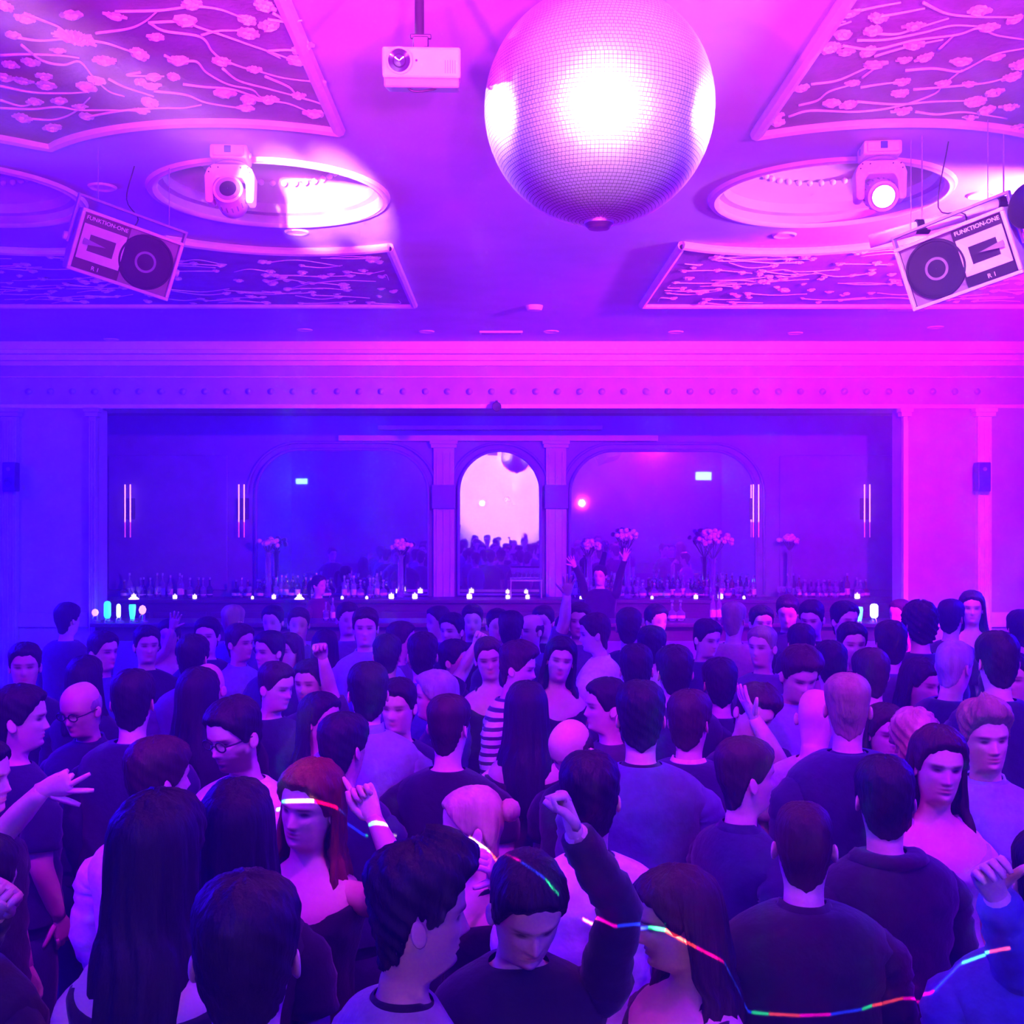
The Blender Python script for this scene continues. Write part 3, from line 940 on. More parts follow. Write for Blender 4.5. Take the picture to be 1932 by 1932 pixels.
# ================================================================== THE BAR
M['glow_candle'] = mat('candle_glow', (1, .9, .7), .4, var=.02, emit=(1, .66, .42), estr=3.2)
M['glow_green'] = mat('tap_glow_green', (.3, 1, .6), .3, var=.02, emit=(.02, .9, .35), estr=1.6)
M['glow_white'] = mat('tap_glow_white', (1, 1, 1), .3, var=.02, emit=(.8, 1, .9), estr=2.2)
M['glow_orange'] = mat('tap_glow_orange', (1, .6, .5), .3, var=.02, emit=(1, .35, .25), estr=2.0)
M['glow_sconce'] = mat('sconce_tube', (1, .8, .9), .3, var=.02, emit=(1, .25, .75), estr=2.6)
M['glow_sconce_dim'] = mat('sconce_tube_end', (1, .7, .9), .3, var=.02, emit=(1, .06, .8), estr=.7)
M['glow_sign'] = mat('exit_sign_face', (.8, 1, 1), .3, var=.02, emit=(.45, 1, 1), estr=3.2)
for n_ in ('glow_candle', 'glow_green', 'glow_white', 'glow_orange', 'glow_sconce', 'glow_sconce_dim', 'glow_sign', 'lamp_lens'):
    M[n_].cycles.emission_sampling = 'NONE'
M['glass'] = glass_mat('clear_glass', (.95, .95, 1))
M['glass_green'] = glass_mat('green_glass', (.15, .45, .25))
M['glass_amber'] = glass_mat('amber_glass', (.6, .3, .1))
M['label_paper'] = mat('label_paper', (.8, .78, .75), .7, var=.08, scale=40)
M['leaf'] = mat('leaf_green', (.06, .14, .05), .6, var=.2)
M['bloom'] = mat('bloom_white', (.75, .68, .70), .7, var=.1, scale=30)

ZBAR, ZSHELF = 1.12, 1.215
bar = empty('bar_counter', (0, 12.95, 0))
tag(bar, 'long dark bar counter across the recess behind the crowd', 'bar counter')
MB().box2((RX0 + .01, -.25, ZBAR - .05), (RX1 - .01, .35, ZBAR)).build('counter_top', 'wood_dark', bar, bevel=.012)
MB().box2((RX0 + .15, -.12, 0), (RX1 - .15, .30, ZBAR - .05)).build('counter_body', 'wood_dark', bar)
pan = MB().box((0, 0, 0), (.62, .02, .70)).mesh('front_panel')
for k in range(13):
    put('front_panel', pan, 'wall_dark', bar, (RX0 + .55 + k * .70, -.13, .55), bevel=.01)
MB().tube([(RX0 + .2, -.26, .22), (RX1 - .2, -.26, .22)], .022, 10).build('foot_rail', 'steel', bar, smooth=True)
bb = empty('back_bar', (0, 15.1, 0))
tag(bb, 'dark back bar sideboard holding bottles under the mirrors', 'sideboard')
MB().box2((BX0 + .05, -.22, ZSHELF - .05), (BX1 - .05, .33, ZSHELF)).build('shelf_top', 'wood_dark', bb, bevel=.008)
MB().box2((BX0 + .1, -.16, 0), (BX1 - .1, .33, ZSHELF - .05)).build('cabinet_body', 'wood_dark', bb)
dr = MB().box((0, 0, 0), (.72, .02, .85)).mesh('cabinet_door')
for k in range(14):
    d_ = put('cabinet_door', dr, 'wood_dark', bb, (BX0 + .6 + k * .77, -.17, .62), bevel=.008)
    MB().tube([(.3, -.03, -.05), (.3, -.03, .05)], .008, 6).build('door_handle', 'steel', d_)


def at_back(px, d=15.1):
    return (px - PX) * d / F


def x_place(px):
    """Names the piece of bar under a pixel column, for labels."""
    for lim, n in ((350, 'left end of the back bar'), (470, 'left sconce'), (640, 'left half of the wide left mirror'),
                   (820, 'right half of the wide left mirror'), (1050, 'arched mirror'), (1250, 'left half of the wide right mirror'), (1440, 'right half of the wide right mirror'), (1560, 'third sconce'), (3000, 'right end of the back bar')):
        if px < lim:
            return n


# candles in glass cups
cand = [(258, 'tall'), (335, ''), (372, ''), (480, 's'), (520, ''), (568, 'tall'), (608, 's'), (648, 's'), (694, 's'), (740, 'cup'),
        (784, 'cup'), (886, 'cup'), (958, ''), (995, ''), (1095, 's'), (1139, ''), (1228, 's'), (1310, ''), (1356, 'cup'), (1400, 's'), (1612, 'cup')]
ords = ['first', 'second', 'third', 'fourth', 'fifth', 'sixth', 'seventh', 'eighth', 'ninth', 'tenth', 'eleventh', 'twelfth', 'thirteenth', 'fourteenth', 'fifteenth',
        'sixteenth', 'seventeenth', 'eighteenth', 'nineteenth', 'twentieth', 'twenty-first', 'twenty-second', 'twenty-third', 'twenty-fourth', 'twenty-fifth']
cup_me, wax_me, flame_me, pyr_me = None, None, None, None
cup_me = MB().lathe([(.030, 0), (.036, .004), (.044, .085), (.041, .085), (.033, .008), (.001, .008)], 16, cap=False).mesh('cup')
wax_me = MB().lathe([(.001, .070), (.030, .070), (.037, .062), (.035, .014), (.028, .009), (.001, .009)], 14, cap=False).mesh('candle')
flame_me = MB().lathe([(.001, .068), (.008, .074), (.006, .084), (.001, .096)], 8, cap=False).mesh('flame')
for i, (px, kd) in enumerate(cand):
    o = empty('candle_cup', (at_back(px), 14.98, ZSHELF))
    tag(o, 'glowing candle in a glass cup, %s candle from the left along the back bar' % ords[i], 'candle', 'candles along the back bar')
    sc = {'s': .55, 'cup': 1.0, 'tall': .9, '': .8}[kd]
    o.scale = (sc, sc, sc)
    put('cup', cup_me, 'glass', o, smooth=True)
    put('candle', wax_me, 'glow_candle', o)  # wax emits too, so the whole cup looks lit
    put('flame', flame_me, 'glow_candle', o)
    if kd == 'tall':
        MB().lathe([(.075, .0), (.075, .012), (.055, .016), (.055, .03), (.04, .034), (.03, .045)], 18).build('tray', 'glow_candle', o, smooth=True)  # tray emits as well, in place of candlelight falling on it


# bottles and glasses
def bottle_mesh(h, r, kind):
    n = r * .33
    if kind == 0:
        p = [(.001, 0), (r, .004), (r, h * .58), (r * .8, h * .66), (n, h * .74), (n, h * .96), (n * 1.2, h * .97), (n * 1.2, h), (.001, h)]
    elif kind == 1:
        p = [(.001, 0), (r, .004), (r * 1.05, h * .45), (r * .85, h * .55), (n, h * .62), (n, h * .95), (n * 1.25, h * .96), (n * 1.25, h), (.001, h)]
    else:
        p = [(.001, 0), (r * 1.2, .004), (r * 1.25, h * .40), (r * .6, h * .50), (n, h * .55), (n, h * .94), (n * 1.4, h * .95), (n * 1.4, h), (.001, h)]
    return MB().lathe(p, 12, cap=False).mesh('glass_body')


BOT = [(bottle_mesh(h, r, k), MB().lathe([(r * 1.02 * (1.2 if k == 2 else 1), h * .14), (r * 1.02 * (1.22 if k == 2 else 1), h * .40)], 12, cap=False).mesh('paper_label'),
        MB().lathe([(.001, h * 1.03), (r * .42, h * 1.03), (r * .42, h * .93)], 8, cap=False).mesh('cap')) for h, r, k in ((.30, .037, 0), (.27, .040, 1), (.24, .045, 2), (.33, .036, 0))]
GL = MB().lathe([(.030, 0), (.030, .004), (.004, .008), (.004, .075), (.02, .085), (.036, .12), (.033, .165), (.031, .165), (.034, .12), (.018, .09), (.001, .086)], 12, cap=False).mesh('wine_glass')
rb = random.Random(5)
taken = [c[0] for c in cand]
GCOL = [('clear', 'glass'), ('green', 'glass_green'), ('amber', 'glass_amber')]


def bottle(px, y, z, kind, gi, label, grp, sc=1.0):
    o = empty('bottle', (at_back(px, y), y, z))
    o.scale = (sc, sc, sc)
    tag(o, label, 'bottle', grp)
    g_, l_, c_ = BOT[kind]
    if not g_.materials:
        g_.materials.append(M['glass'])
        g_.polygons.foreach_set('use_smooth', [True] * len(g_.polygons))
    ob = bpy.data.objects.new('glass_body', g_)
    COL.objects.link(ob)
    ob.parent = o
    ob.material_slots[0].link = 'OBJECT'
    ob.material_slots[0].material = M[GCOL[gi][1]]
    put('paper_label', l_, 'label_paper', o, smooth=True)
    put('cap', c_, 'steel', o)
    return o


groups = [(228, 400, 14), (440, 625, 16), (640, 730, 8), (1080, 1250, 16), (1255, 1425, 18), (1480, 1640, 14)]
for gi_, (a, b, n) in enumerate(groups):
    for k in range(n):
        px = a + (b - a) * (k + .5) / n + rb.uniform(-2, 2)
        if min(abs(px - t) for t in taken) < 6:
            px += 6
        kd, gc = rb.randrange(4), rb.choice((0, 0, 0, 1, 2))
        place = ['at the left end of the back bar', 'below the wide left mirror', 'left of the twin candles', 'below the left half of the right mirror', 'below the right half of the right mirror', 'at the right end of the back bar'][gi_]
        bottle(px, 15.22 + .05 * (k % 2), ZSHELF, kd, gc, '%s %s bottle from the left %s' % (ords[k], GCOL[gc][0], place), 'bottles ' + place)
for k, (px, lab) in enumerate(((615, 'left one of two pale bottles on the counter under the left mirror'), (628, 'right one of two pale bottles on the counter under the left mirror'),
                               (1268, 'left one of two white-labelled bottles on the counter'), (1284, 'right one of two white-labelled bottles on the counter'),
                               (1345, 'left one of two slim bottles under the flower vase'), (1357, 'right one of two slim bottles under the flower vase'))):
    bottle(px, 12.95, ZBAR, (1, 3, 2, 2, 3, 3)[k], 0, lab, 'bottles on the counter', 1.0 if k > 1 else .8)
# rack of stemmed glasses under the arched mirror
rk = empty('glass_rack', (at_back(993), 15.1, ZSHELF))
tag(rk, 'small steel rack of stemmed glasses under the arched mirror', 'rack')
MB().box((0, .12, .24), (.44, .14, .012)).build('shelf', 'steel', rk)
for sx in (-1, 1):
    MB().box((sx * .21, .12, .12), (.012, .12, .24)).build('side_post', 'steel', rk)
for k in range(7):
    px = 993 + (k - 3) * 8.2
    o = put('wine_glass', GL, 'glass', None, (at_back(px, 15.22), 15.22, ZSHELF + .247), smooth=True)
    tag(o, '%s stemmed glass from the left on top of the rack' % ords[k], 'glass', 'glasses on the rack')
for k, px in enumerate((250, 262, 300, 318, 455, 470, 590, 1105, 1118, 1175, 1188, 1200, 1390, 1398, 1410, 1470, 1478, 1490, 1505, 1518, 1530, 1545, 1556, 1567, 1578)):
    o = put('wine_glass', GL, 'glass', None, (at_back(px, 15.08), 15.08, ZSHELF), smooth=True)
    tag(o, '%s stemmed glass from the left standing on the back bar' % ords[k], 'glass', 'glasses on the back bar')


# beer taps with lit badges on the counter
def beer_tap(px, py, hpx, wpx, m, label, shape='pill'):
    d = 12.85
    c = W(px, py, d)
    o = empty('beer_tap', (c.x, d, ZBAR))
    tag(o, label, 'beer tap', 'lit beer taps on the counter')
    zc = c.z - ZBAR
    h, w = hpx * d / F / 2, wpx * d / F / 2
    MB().lathe([(.05, 0), (.05, .012), (.022, .02), (.02, max(.05, zc - h * .9))], 14).build('column', 'steel', o, smooth=True)
    if shape == 'pill':
        prof = [(.001, -h), (w * .7, -h * .9), (w, -h * .65), (w, h * .65), (w * .7, h * .9), (.001, h)]
    elif shape == 'round':
        prof = [(.001, -h), (w * .7, -h * .7), (w, 0), (w * .7, h * .7), (.001, h)]
    else:
        prof = [(w * .55, -h), (w * .8, -h * .4), (w, h * .6), (w * .9, h), (.001, h)]
    MB().lathe(prof, 16, (0, -.04, zc), cap=False).build('badge', m, o, smooth=True)
    MB().tube([(0, 0, max(.05, zc - h * .9)), (0, -.04, zc)], .012, 8).build('stem', 'steel', o)
    MB().tube([(0, -.05, zc - h * .9), (0, -.12, zc - h * 1.1), (0, -.13, zc - h * 1.5)], .008, 8).build('spout', 'steel', o)
    return o


beer_tap(182, 1155, 14, 13, 'glow_orange', 'small round pinkish tap badge, outermost of the left taps', 'round')
beer_tap(205, 1150, 34, 13, 'glow_green', 'tall green pill-shaped tap badge on the left of the counter')
beer_tap(226, 1152, 27, 8, 'glow_white', 'slim white tap badge between the two left green ones')
beer_tap(252, 1154, 28, 13, 'glow_green', 'short green tapered tap badge on the left of the counter', 'taper')
beer_tap(271, 1150, 18, 14, 'glow_orange', 'glowing orange-white tap badge beside the left green one', 'round')
beer_tap(1619, 1158, 27, 14, 'glow_green', 'green tapered tap badge on the right of the counter', 'taper')
beer_tap(1647, 1152, 28, 15, 'glow_white', 'bright white tap badge on the right of the counter')


# flower arrangements
def bouquet(px, py, rpx, d, label, seed, n=34):
    r = random.Random(seed)
    c = W(px, py, d)
    o = empty('flower_vase', (c.x, d, ZSHELF))
    tag(o, label, 'flower vase', 'flower arrangements on the back bar')
    zc = c.z - ZSHELF
    R = rpx * d / F
    MB().lathe([(.05, 0), (.06, .005), (.045, .10), (.035, zc - R * 1.2), (.06, zc - R * .8), (.055, zc - R * .8), (.03, zc - R * 1.2)], 18, cap=False).build('vase', 'glass', o, smooth=True)
    st = MB()
    for k in range(9):
        a = k / 9 * 2 * PI
        st.tube([(0, 0, .05), (.02 * math.cos(a), .02 * math.sin(a), zc - R * .8), (R * .6 * math.cos(a), R * .3 * math.sin(a), zc)], .005, 5)
    st.build('stems', 'leaf', o)
    bl = MB().lathe([(.001, -.034), (.03, -.02), (.038, 0), (.028, .022), (.001, .034)], 7, cap=False).mesh('blossom')
    for k in range(n):
        a, u = r.uniform(0, 2 * PI), r.uniform(.2, 1)
        ph = r.uniform(-.35, 1.3)
        put('blossom', bl, 'bloom', o, (R * u * math.cos(a) * math.cos(ph), .45 * R * math.sin(a) * math.cos(ph), zc + R * .62 * u * math.sin(ph)), (r.uniform(-1, 1), r.uniform(-1, 1), 0), smooth='all')
    return o


bouquet(1345, 1022, 40, 15.15, 'big pale flower arrangement on a tall vase under the right mirror', 1, 46)
bouquet(506, 1026, 20, 15.2, 'small pale flower arrangement near the second sconce', 2, 20)
bouquet(1112, 1032, 22, 15.25, 'pale flower arrangement right beside the arched mirror', 3, 22)
bouquet(1184, 1014, 26, 15.2, 'round flower arrangement under the left half of the right mirror', 4, 26)
bouquet(756, 1030, 22, 15.25, 'trailing flower arrangement under the wide left mirror', 5, 22)
bouquet(1490, 1020, 22, 15.2, 'dim flower arrangement right of the third sconce', 6, 22)


# twin-tube wall sconces
def sconce(px, label):
    d = YW - .12
    c = W(px, 960, d)
    o = empty('wall_sconce', (c.x, YW, c.z))
    tag(o, label, 'wall lamp', 'twin-tube wall sconces')
    MB().box((0, -.02, 0), (.16, .03, .30)).build('back_plate', 'black_metal', o, bevel=.006)
    for sx in (-1, 1):
        x = sx * .037
        MB().tube([(x, -.10, W(0, 985, d).z - c.z), (x, -.10, W(0, 914, d).z - c.z)], .009, 10).build('tube_lamp', 'glow_sconce', o, smooth=True)
        MB().tube([(x, -.10, W(0, 1014, d).z - c.z), (x, -.10, W(0, 985, d).z - c.z)], .008, 10).build('tube_end', 'glow_sconce_dim', o, smooth=True)
        MB().tube([(x, -.02, -.05), (x, -.10, -.05)], .006, 6).build('arm', 'black_metal', o)
    return o


sconce(240, 'twin-tube wall sconce, leftmost of the four')
sconce(455, 'twin-tube wall sconce beside the wide left mirror')
sconce(1427, 'twin-tube wall sconce beside the wide right mirror')
sconce(1637, 'twin-tube wall sconce, rightmost of the four')


# lit exit signs on the wall behind the stage, seen in the mirrors
def mirrored(px, py, yw=-5.38):
    t = (YM - .03) + (YM - .03 - yw)
    return Vector(((px - PX) * t / F, yw, HC + (PY - py) * t / F))


for px, py, w, h, lab in ((1328, 898, .50, .25, 'bright exit sign mirrored in the wide right mirror'), (552, 908, .36, .16, 'dim teal exit sign mirrored in the wide left mirror')):
    v = mirrored(px, py)
    v.x = min(max(v.x, XL + .35), XR - .35)
    o = empty('exit_sign', v)
    tag(o, lab, 'sign', 'exit signs')
    MB().box((0, -.03, 0), (w + .04, .05, h + .04)).build('case', 'white_plastic', o, bevel=.01)
    MB().box((0, .0, 0), (w, .012, h)).build('face', 'glow_sign', o)


# ================================================================== PEOPLE
def sstep(x, a, b):
    t = np.clip((x - a) / (b - a), 0, 1)
    return t * t * (3 - 2 * t)


# rings of the head, neck and trunk: height above the chin, half width, front, back, y offset, jaw taper, squareness
RINGS = np.array([
    (.2350, .006, .006, .006, .012, 0, 1), (.2330, .024, .026, .030, .010, 0, 1), (.2270, .042, .047, .054, .006, 0, 1),
    (.2150, .057, .066, .073, .002, 0, 1), (.2000, .067, .079, .087, 0, 0, .95), (.1800, .0735, .088, .096, 0, 0, .92),
    (.1600, .0765, .092, .100, 0, 0, .9), (.1400, .0775, .0935, .1005, 0, 0, .9), (.1280, .0770, .092, .0995, 0, 0, .9),
    (.1180, .0755, .0885, .098, 0, 0, .9), (.1080, .0745, .0875, .0955, 0, .02, .9), (.0980, .0735, .0875, .092, 0, .05, .9),
    (.0880, .0722, .0875, .087, 0, .08, .9), (.0780, .0705, .087, .082, 0, .10, .9), (.0680, .0690, .086, .077, 0, .12, .9),
    (.0580, .0670, .0855, .073, .0, .15, .9), (.0480, .0650, .085, .070, .0, .18, .9), (.0380, .0630, .084, .068, .0, .22, .9),
    (.0280, .0600, .083, .066, 0, .27, .9), (.0180, .0580, .081, .065, 0, .33, .9), (.0090, .0565, .077, .065, 0, .40, .9),
    (.0010, .0555, .068, .065, 0, .42, .95), (-.006, .0550, .053, .066, 0, .30, 1), (-.014, .0550, .036, .068, .002, .1, 1),
    (-.035, .0560, .033, .069, .004, 0, 1), (-.055, .0575, .034, .071, .006, 0, 1), (-.072, .0620, .037, .074, .008, 0, .95),
    (-.085, .0760, .043, .078, .010, 0, .9), (-.097, .0980, .050, .083, .012, 0, .87), (-.110, .1230, .058, .088, .014, 0, .86),
    (-.125, .1480, .068, .094, .015, 0, .85), (-.143, .1690, .080, .100, .016, 0, .84), (-.168, .1860, .094, .108, .016, 0, .82),
    (-.200, .1950, .108, .115, .016, 0, .8), (-.250, .1860, .116, .115, .014, 0, .8), (-.310, .1730, .117, .111, .012, 0, .82),
    (-.380, .1600, .112, .103, .010, 0, .85), (-.450, .1520, .107, .097, .008, 0, .87), (-.520, .1550, .106, .098, .008, 0, .87),
    (-.590, .1660, .108, .106, .008, 0, .85), (-.660, .1750, .109, .115, .008, 0, .85), (-.720, .1720, .104, .113, .008, 0, .85),
    (-.780, .1500, .090, .098, .008, 0, .85), (-.815, .1000, .060, .070, .008, 0, .9)])
RZ = RINGS[::-1, 0]


def ringval(z, k):
    return np.interp(z, RZ, RINGS[::-1, k])


def theta_of(S):
    u = -PI + (np.arange(S) + .5) / S * 2 * PI
    return u - .42 * np.sin(u)


def trunk_surface(z, th, p, off=0.0):
    """Surface of head, neck and trunk on the grid z x th; off is added outwards."""
    Z, T = np.meshgrid(z, th, indexing='ij')
    w, f, b, yo, q, e = [ringval(Z, k) for k in range(1, 7)]
    body = sstep(Z, -.06, -.10)
    bw = 1 + (p['build'] - 1) * body
    if p['female']:
        hips = np.exp(-((Z + .66) / .10) ** 2)
        waist = np.exp(-((Z + .45) / .12) ** 2)
        bw = bw * (1 - .13 * body + .16 * hips - .05 * waist)
        f = f + .03 * np.exp(-((Z + .25) / .07) ** 2)
        w = np.where(Z > -.08, w * (.95 - .06 * np.exp(-((Z + .03) / .04) ** 2)), w)
    w = w * bw
    s, c = np.sin(T), np.cos(T)
    x = w * np.sign(s) * np.abs(s) ** e
    fr = c > 0
    x = np.where(fr, x * (1 - q * c * c), x)
    y = np.where(fr, -f * np.abs(c) ** .88, b * np.abs(c) ** .95) + yo
    if np.any(off):
        nx, ny = s / np.maximum(w, .02), np.where(fr, -c / np.maximum(f, .02), -c / np.maximum(b, .02))
        n = np.sqrt(nx * nx + ny * ny) + 1e-6
        x = x + off * nx / n
        y = y + off * ny / n
    return Z, T, x, y


def face_relief(x, z, c):
    ax = np.abs(x)
    g = lambda a, s: np.exp(-(a / s) ** 2)
    d = np.interp(z, [.066, .072, .080, .095, .112, .126], [0, .015, .025, .017, .008, 0]) * g(x, .0105)
    d += .006 * g(ax - .013, .007) * g(z - .077, .007)
    d -= .010 * g(ax - .033, .017) * g(z - .117, .011)
    d += .004 * g(ax - .032, .011) * g(z - .115, .007)
    d += .0045 * g(ax - .028, .024) * g(z - .134, .007)
    d += .005 * g(ax - .045, .02) * g(z - .088, .018)
    d += .0055 * g(x, .020) * g(z - .0565, .005) + .006 * g(x, .018) * g(z - .045, .005)
    d -= .004 * g(x, .021) * g(z - .0505, .0026)
    d -= .004 * g(x, .018) * g(z - .034, .006)
    d += .006 * g(x, .018) * g(z - .018, .011)
    return d * sstep(c, .05, .35)


class Person:
    def __init__(s, p):
        s.p = p
        s.k = (p['H'] - .235 - .06) / (1.75 - .235 - .06)
        hy, hp, hr = p.get('head', (0, 0, 0))
        s.R = np.array(Euler((math.radians(hp), math.radians(hr), math.radians(hy)), 'XYZ').to_matrix())
        s.lean = p.get('lean', 0.0)
        s.lod = p['lod']
        s.hands = {}

    def place(s, v, rigid=False):
        """From the chin-based frame to the standing frame: head turn, height, lean."""
        v = np.array(v, float)
        piv = np.array([0, .015, -.03])
        wgt = sstep(v[:, 2], -.085, .0)[:, None] if not rigid else 1.0
        v = v * (1 - wgt) + ((v - piv) @ s.R.T + piv) * wgt
        v[:, 2] += .016 * sstep(v[:, 2], -.03, -.075)
        z = v[:, 2]
        z = np.where(z < -.06, -.06 + (z + .06) * s.k, z) + s.p['H'] - .235
        v[:, 2] = z
        v[:, 1] -= s.lean * np.maximum(0, z - .9)
        return v

    def obj(s, name, mb, m, parent, colors=None, smooth='all', placed=False):
        if not placed:
            mb.v = [s.place(np.vstack(mb.v))]
        me = mb.mesh(name)
        if colors is not None:
            at = me.color_attributes.new('tint', 'FLOAT_COLOR', 'POINT')
            c4 = np.ones((len(colors), 4))
            c4[:, :3] = colors
            at.data.foreach_set('color', c4.ravel())
        return put(name, me, m, parent, smooth=smooth)


def limb(mb, pts, rad, segs, n=3, flat=None):
    P = catmull(pts, n)
    r = np.interp(np.linspace(0, 1, len(P)), np.linspace(0, 1, len(rad)), rad)
    mb.tube(P, r, segs)


def unit(v):
    v = np.array(v, float)
    return v / (np.linalg.norm(v) + 1e-9)


def hand(mb, wrist, d, n, pose, lod, side):
    """Palm and five bent fingers; d along the forearm, n the palm normal."""
    d = unit(d)
    n = unit(np.array(n, float) - d * np.dot(n, d))
    t = np.cross(d, n) * side            # towards the thumb
    S = 10 if lod == 0 else (8 if lod == 1 else 6)
    P = []
    for u, hw, th in ((-.02, .025, .021), (.0, .027, .020), (.03, .036, .017), (.06, .041, .015), (.085, .042, .013), (.096, .038, .009)):
        a = np.arange(S) / S * 2 * PI
        P.append(wrist + d * u + np.cos(a)[:, None] * hw * t + np.sin(a)[:, None] * th * n)
    mb.grid(np.array(P), True, True, True)
    seg = 6 if lod == 0 else (5 if lod == 1 else 4)
    curls = {'relax': (25, 30, 35, 40), 'fist': (80, 85, 85, 85), 'peace': (4, 2, 85, 88), 'three': (4, 2, 85, 88), 'open': (8, 6, 8, 12),
             'point': (3, 80, 85, 85), 'grip': (55, 55, 55, 55), 'thumb': (75, 80, 80, 80)}[pose]
    spread = {'peace': (14, -12, -6, -8), 'three': (17, -12, -6, -8), 'open': (12, 3, -6, -16)}.get(pose, (4, 1, -2, -5))
    for i in range(4):
        base = wrist + d * (.088 - .006 * (i == 3)) + t * (.030 - .020 * i)
        L = (.072, .080, .075, .058)[i]
        sp = math.radians(spread[i])
        f = d * math.cos(sp) + t * math.sin(sp)
        pts = [base - f * .012]
        pos, ang = base, 0.0
        pts.append(base)
        for j, fr in enumerate((.42, .32, .26)):
            ang += math.radians(curls[i]) * ((1.0, 1.2, .75) if curls[i] > 70 else (.75, 1.0, .7))[j]
            pos = pos + (f * math.cos(ang) + n * math.sin(ang)) * L * fr
            pts.append(pos)
        mb.tube(np.array(pts), [.0105, .0108, .0098, .0088, .0062], seg)
    out = {'thumb': 80, 'peace': 10, 'fist': 8, 'point': 15}.get(pose, 42)
    a = math.radians(out)
    tb = wrist + d * .025 + t * .030
    td = d * math.cos(a) + t * math.sin(a)
    inw = n * (.5 if pose in ('fist', 'grip', 'peace', 'point') else .15)
    p1 = tb + unit(td + inw) * .035
    p2 = p1 + unit(td * (1 if pose != 'fist' else .6) + inw * 1.2 - t * (.5 if pose in ('fist', 'peace', 'point') else 0)) * .03
    p3 = p2 + unit(td + inw * 1.4 - t * (.8 if pose in ('fist', 'peace', 'point') else 0)) * .024
    mb.tube(np.array([tb - td * .015 - t * .01, tb, p1, p2, p3]), [.012, .0135, .0115, .0105, .007], seg)


HAIRLINE = ([0, 25, 45, 62, 76, 86, 98, 112, 130, 180], [.188, .186, .172, .140, .104, .100, .126, .075, .020, -.004])
HAIR_T = {'short': (.010, .020), 'crop': (.004, .018), 'buzz': (.003, .005), 'quiff': (.007, .024), 'curly': (.022, .034),
          'long': (.015, .020), 'bun': (.008, .012), 'tied': (.009, .014), 'side': (.008, .026), 'balding': (.006, -.01)}


def hair_cap(P, style, seed):
    lod = P.lod
    S = (96, 60, 30)[lod]
    z = np.linspace(.2349, -.03, (64, 42, 18)[lod])
    z = np.concatenate([[.2349, .2335, .2305, .2265], z[z < .224]])
    th = theta_of(S)
    th = np.sign(th) * PI * (np.abs(th) / PI) ** .85
    Z, T, x, y = trunk_surface(z, th, P.p)
    deg = np.degrees(np.abs(T))
    zl = np.interp(deg, *HAIRLINE)
    r = np.random.default_rng(seed)
    ph = r.uniform(0, 6.28, 6)
    zl = zl + .003 * np.sin(T * 7 + ph[0]) + .0012 * np.sin(T * 17 + ph[1])
    if style == 'balding':
        zl = np.where(deg < 70, .26, np.minimum(zl, .26))
    mask = sstep(Z, zl - .012, zl + .014)
    if style == 'balding':
        mask = mask * sstep(Z, .205, .18) * sstep(deg, 62, 92)
    a, b = HAIR_T[style]
    t = a + (b - a) * sstep(Z, .13, .20)
    if style == 'quiff':
        t = t + .030 * np.exp(-(deg / 62) ** 2) * sstep(Z, .165, .225)
    if style == 'side':
        t = t + .016 * sstep(Z, .16, .21) * (.5 + .5 * np.sin(T + .8))
    lump = np.sin(T * 7 + ph[2] + Z * 60) * np.sin(Z * 95 + ph[3] + T * 3)
    fine = np.sin(T * 31 + ph[4] + np.sin(Z * 70) * 1.5)
    amp = {'curly': .011, 'quiff': .006, 'short': .0025, 'side': .003, 'long': .003}.get(style, .0012)
    t = t + amp * lump + amp * .35 * fine
    t = mask * t - (1 - mask) * .010
    nx, ny, nz = x / .0775 ** 2, y / .095 ** 2, np.maximum(Z - .12, -.02) / .115 ** 2
    n = np.sqrt(nx * nx + ny * ny + nz * nz) + 1e-6
    X, Y, ZZ = x + t * nx / n, y + t * ny / n, Z + t * nz / n
    if style == 'quiff':
        Y = Y - .012 * mask * sstep(Z, .19, .23) * np.exp(-(deg / 60) ** 2)
    mb = MB()
    mb.grid(np.stack([X, Y, ZZ], -1), True, True, True)
    return mb


def hair_fall(mb, P, length, seed, front=112.0, wave=1.0):
    """A thick curtain of long hair around the back and sides of the head."""
    lod = P.lod
    S = (52, 34, 20)[lod]
    R = (36, 24, 15)[lod]
    r = np.random.default_rng(seed + 77)
    ph = r.uniform(0, 6.28, 6)
    phi = np.linspace(-1, 1, S) * math.radians(front)
    zz = np.linspace(0, 1, R)
    T, U = np.meshgrid(phi, zz)
    edge = length * (1 + .06 * np.sin(T * 5 + ph[0]) + .05 * np.sin(T * 13 + ph[1]))
    U = U ** 1.25
    Z = .244 - U * (.244 + edge)
    zk = [-.50, -.25, -.12, -.03, .05, .08, .12, .17, .20, .22, .235, .245]
    X = np.interp(Z, zk, [.105, .130, .130, .112, .103, .101, .100, .097, .089, .075, .052, .020])
    Yb = np.interp(Z, zk, [.155, .158, .146, .126, .122, .122, .123, .120, .110, .092, .066, .028])
    Yf = np.interp(Z, zk, [.150, .150, .105, .040, .030, .034, .040, .052, .055, .050, .032, .010])
    m = 1 + (.045 * np.sin(T * 15 + ph[2] + wave * np.sin(Z * 22 + ph[3])) + .025 * np.sin(T * 37 + ph[4])) * sstep(Z, .22, .0)
    s, c = np.sin(T), np.cos(T)
    x = X * s * m
    y = np.where(c > 0, Yb * c, Yf * c) * m + .012
    outer = np.stack([x, y, Z], -1)
    k = np.where(Z > .0, .90, .82)
    inner = np.stack([x * k, (y - .012) * k + .012, Z], -1)
    loop = np.concatenate([outer, inner[:, ::-1]], 1)
    mb.grid(loop, True, True, True)


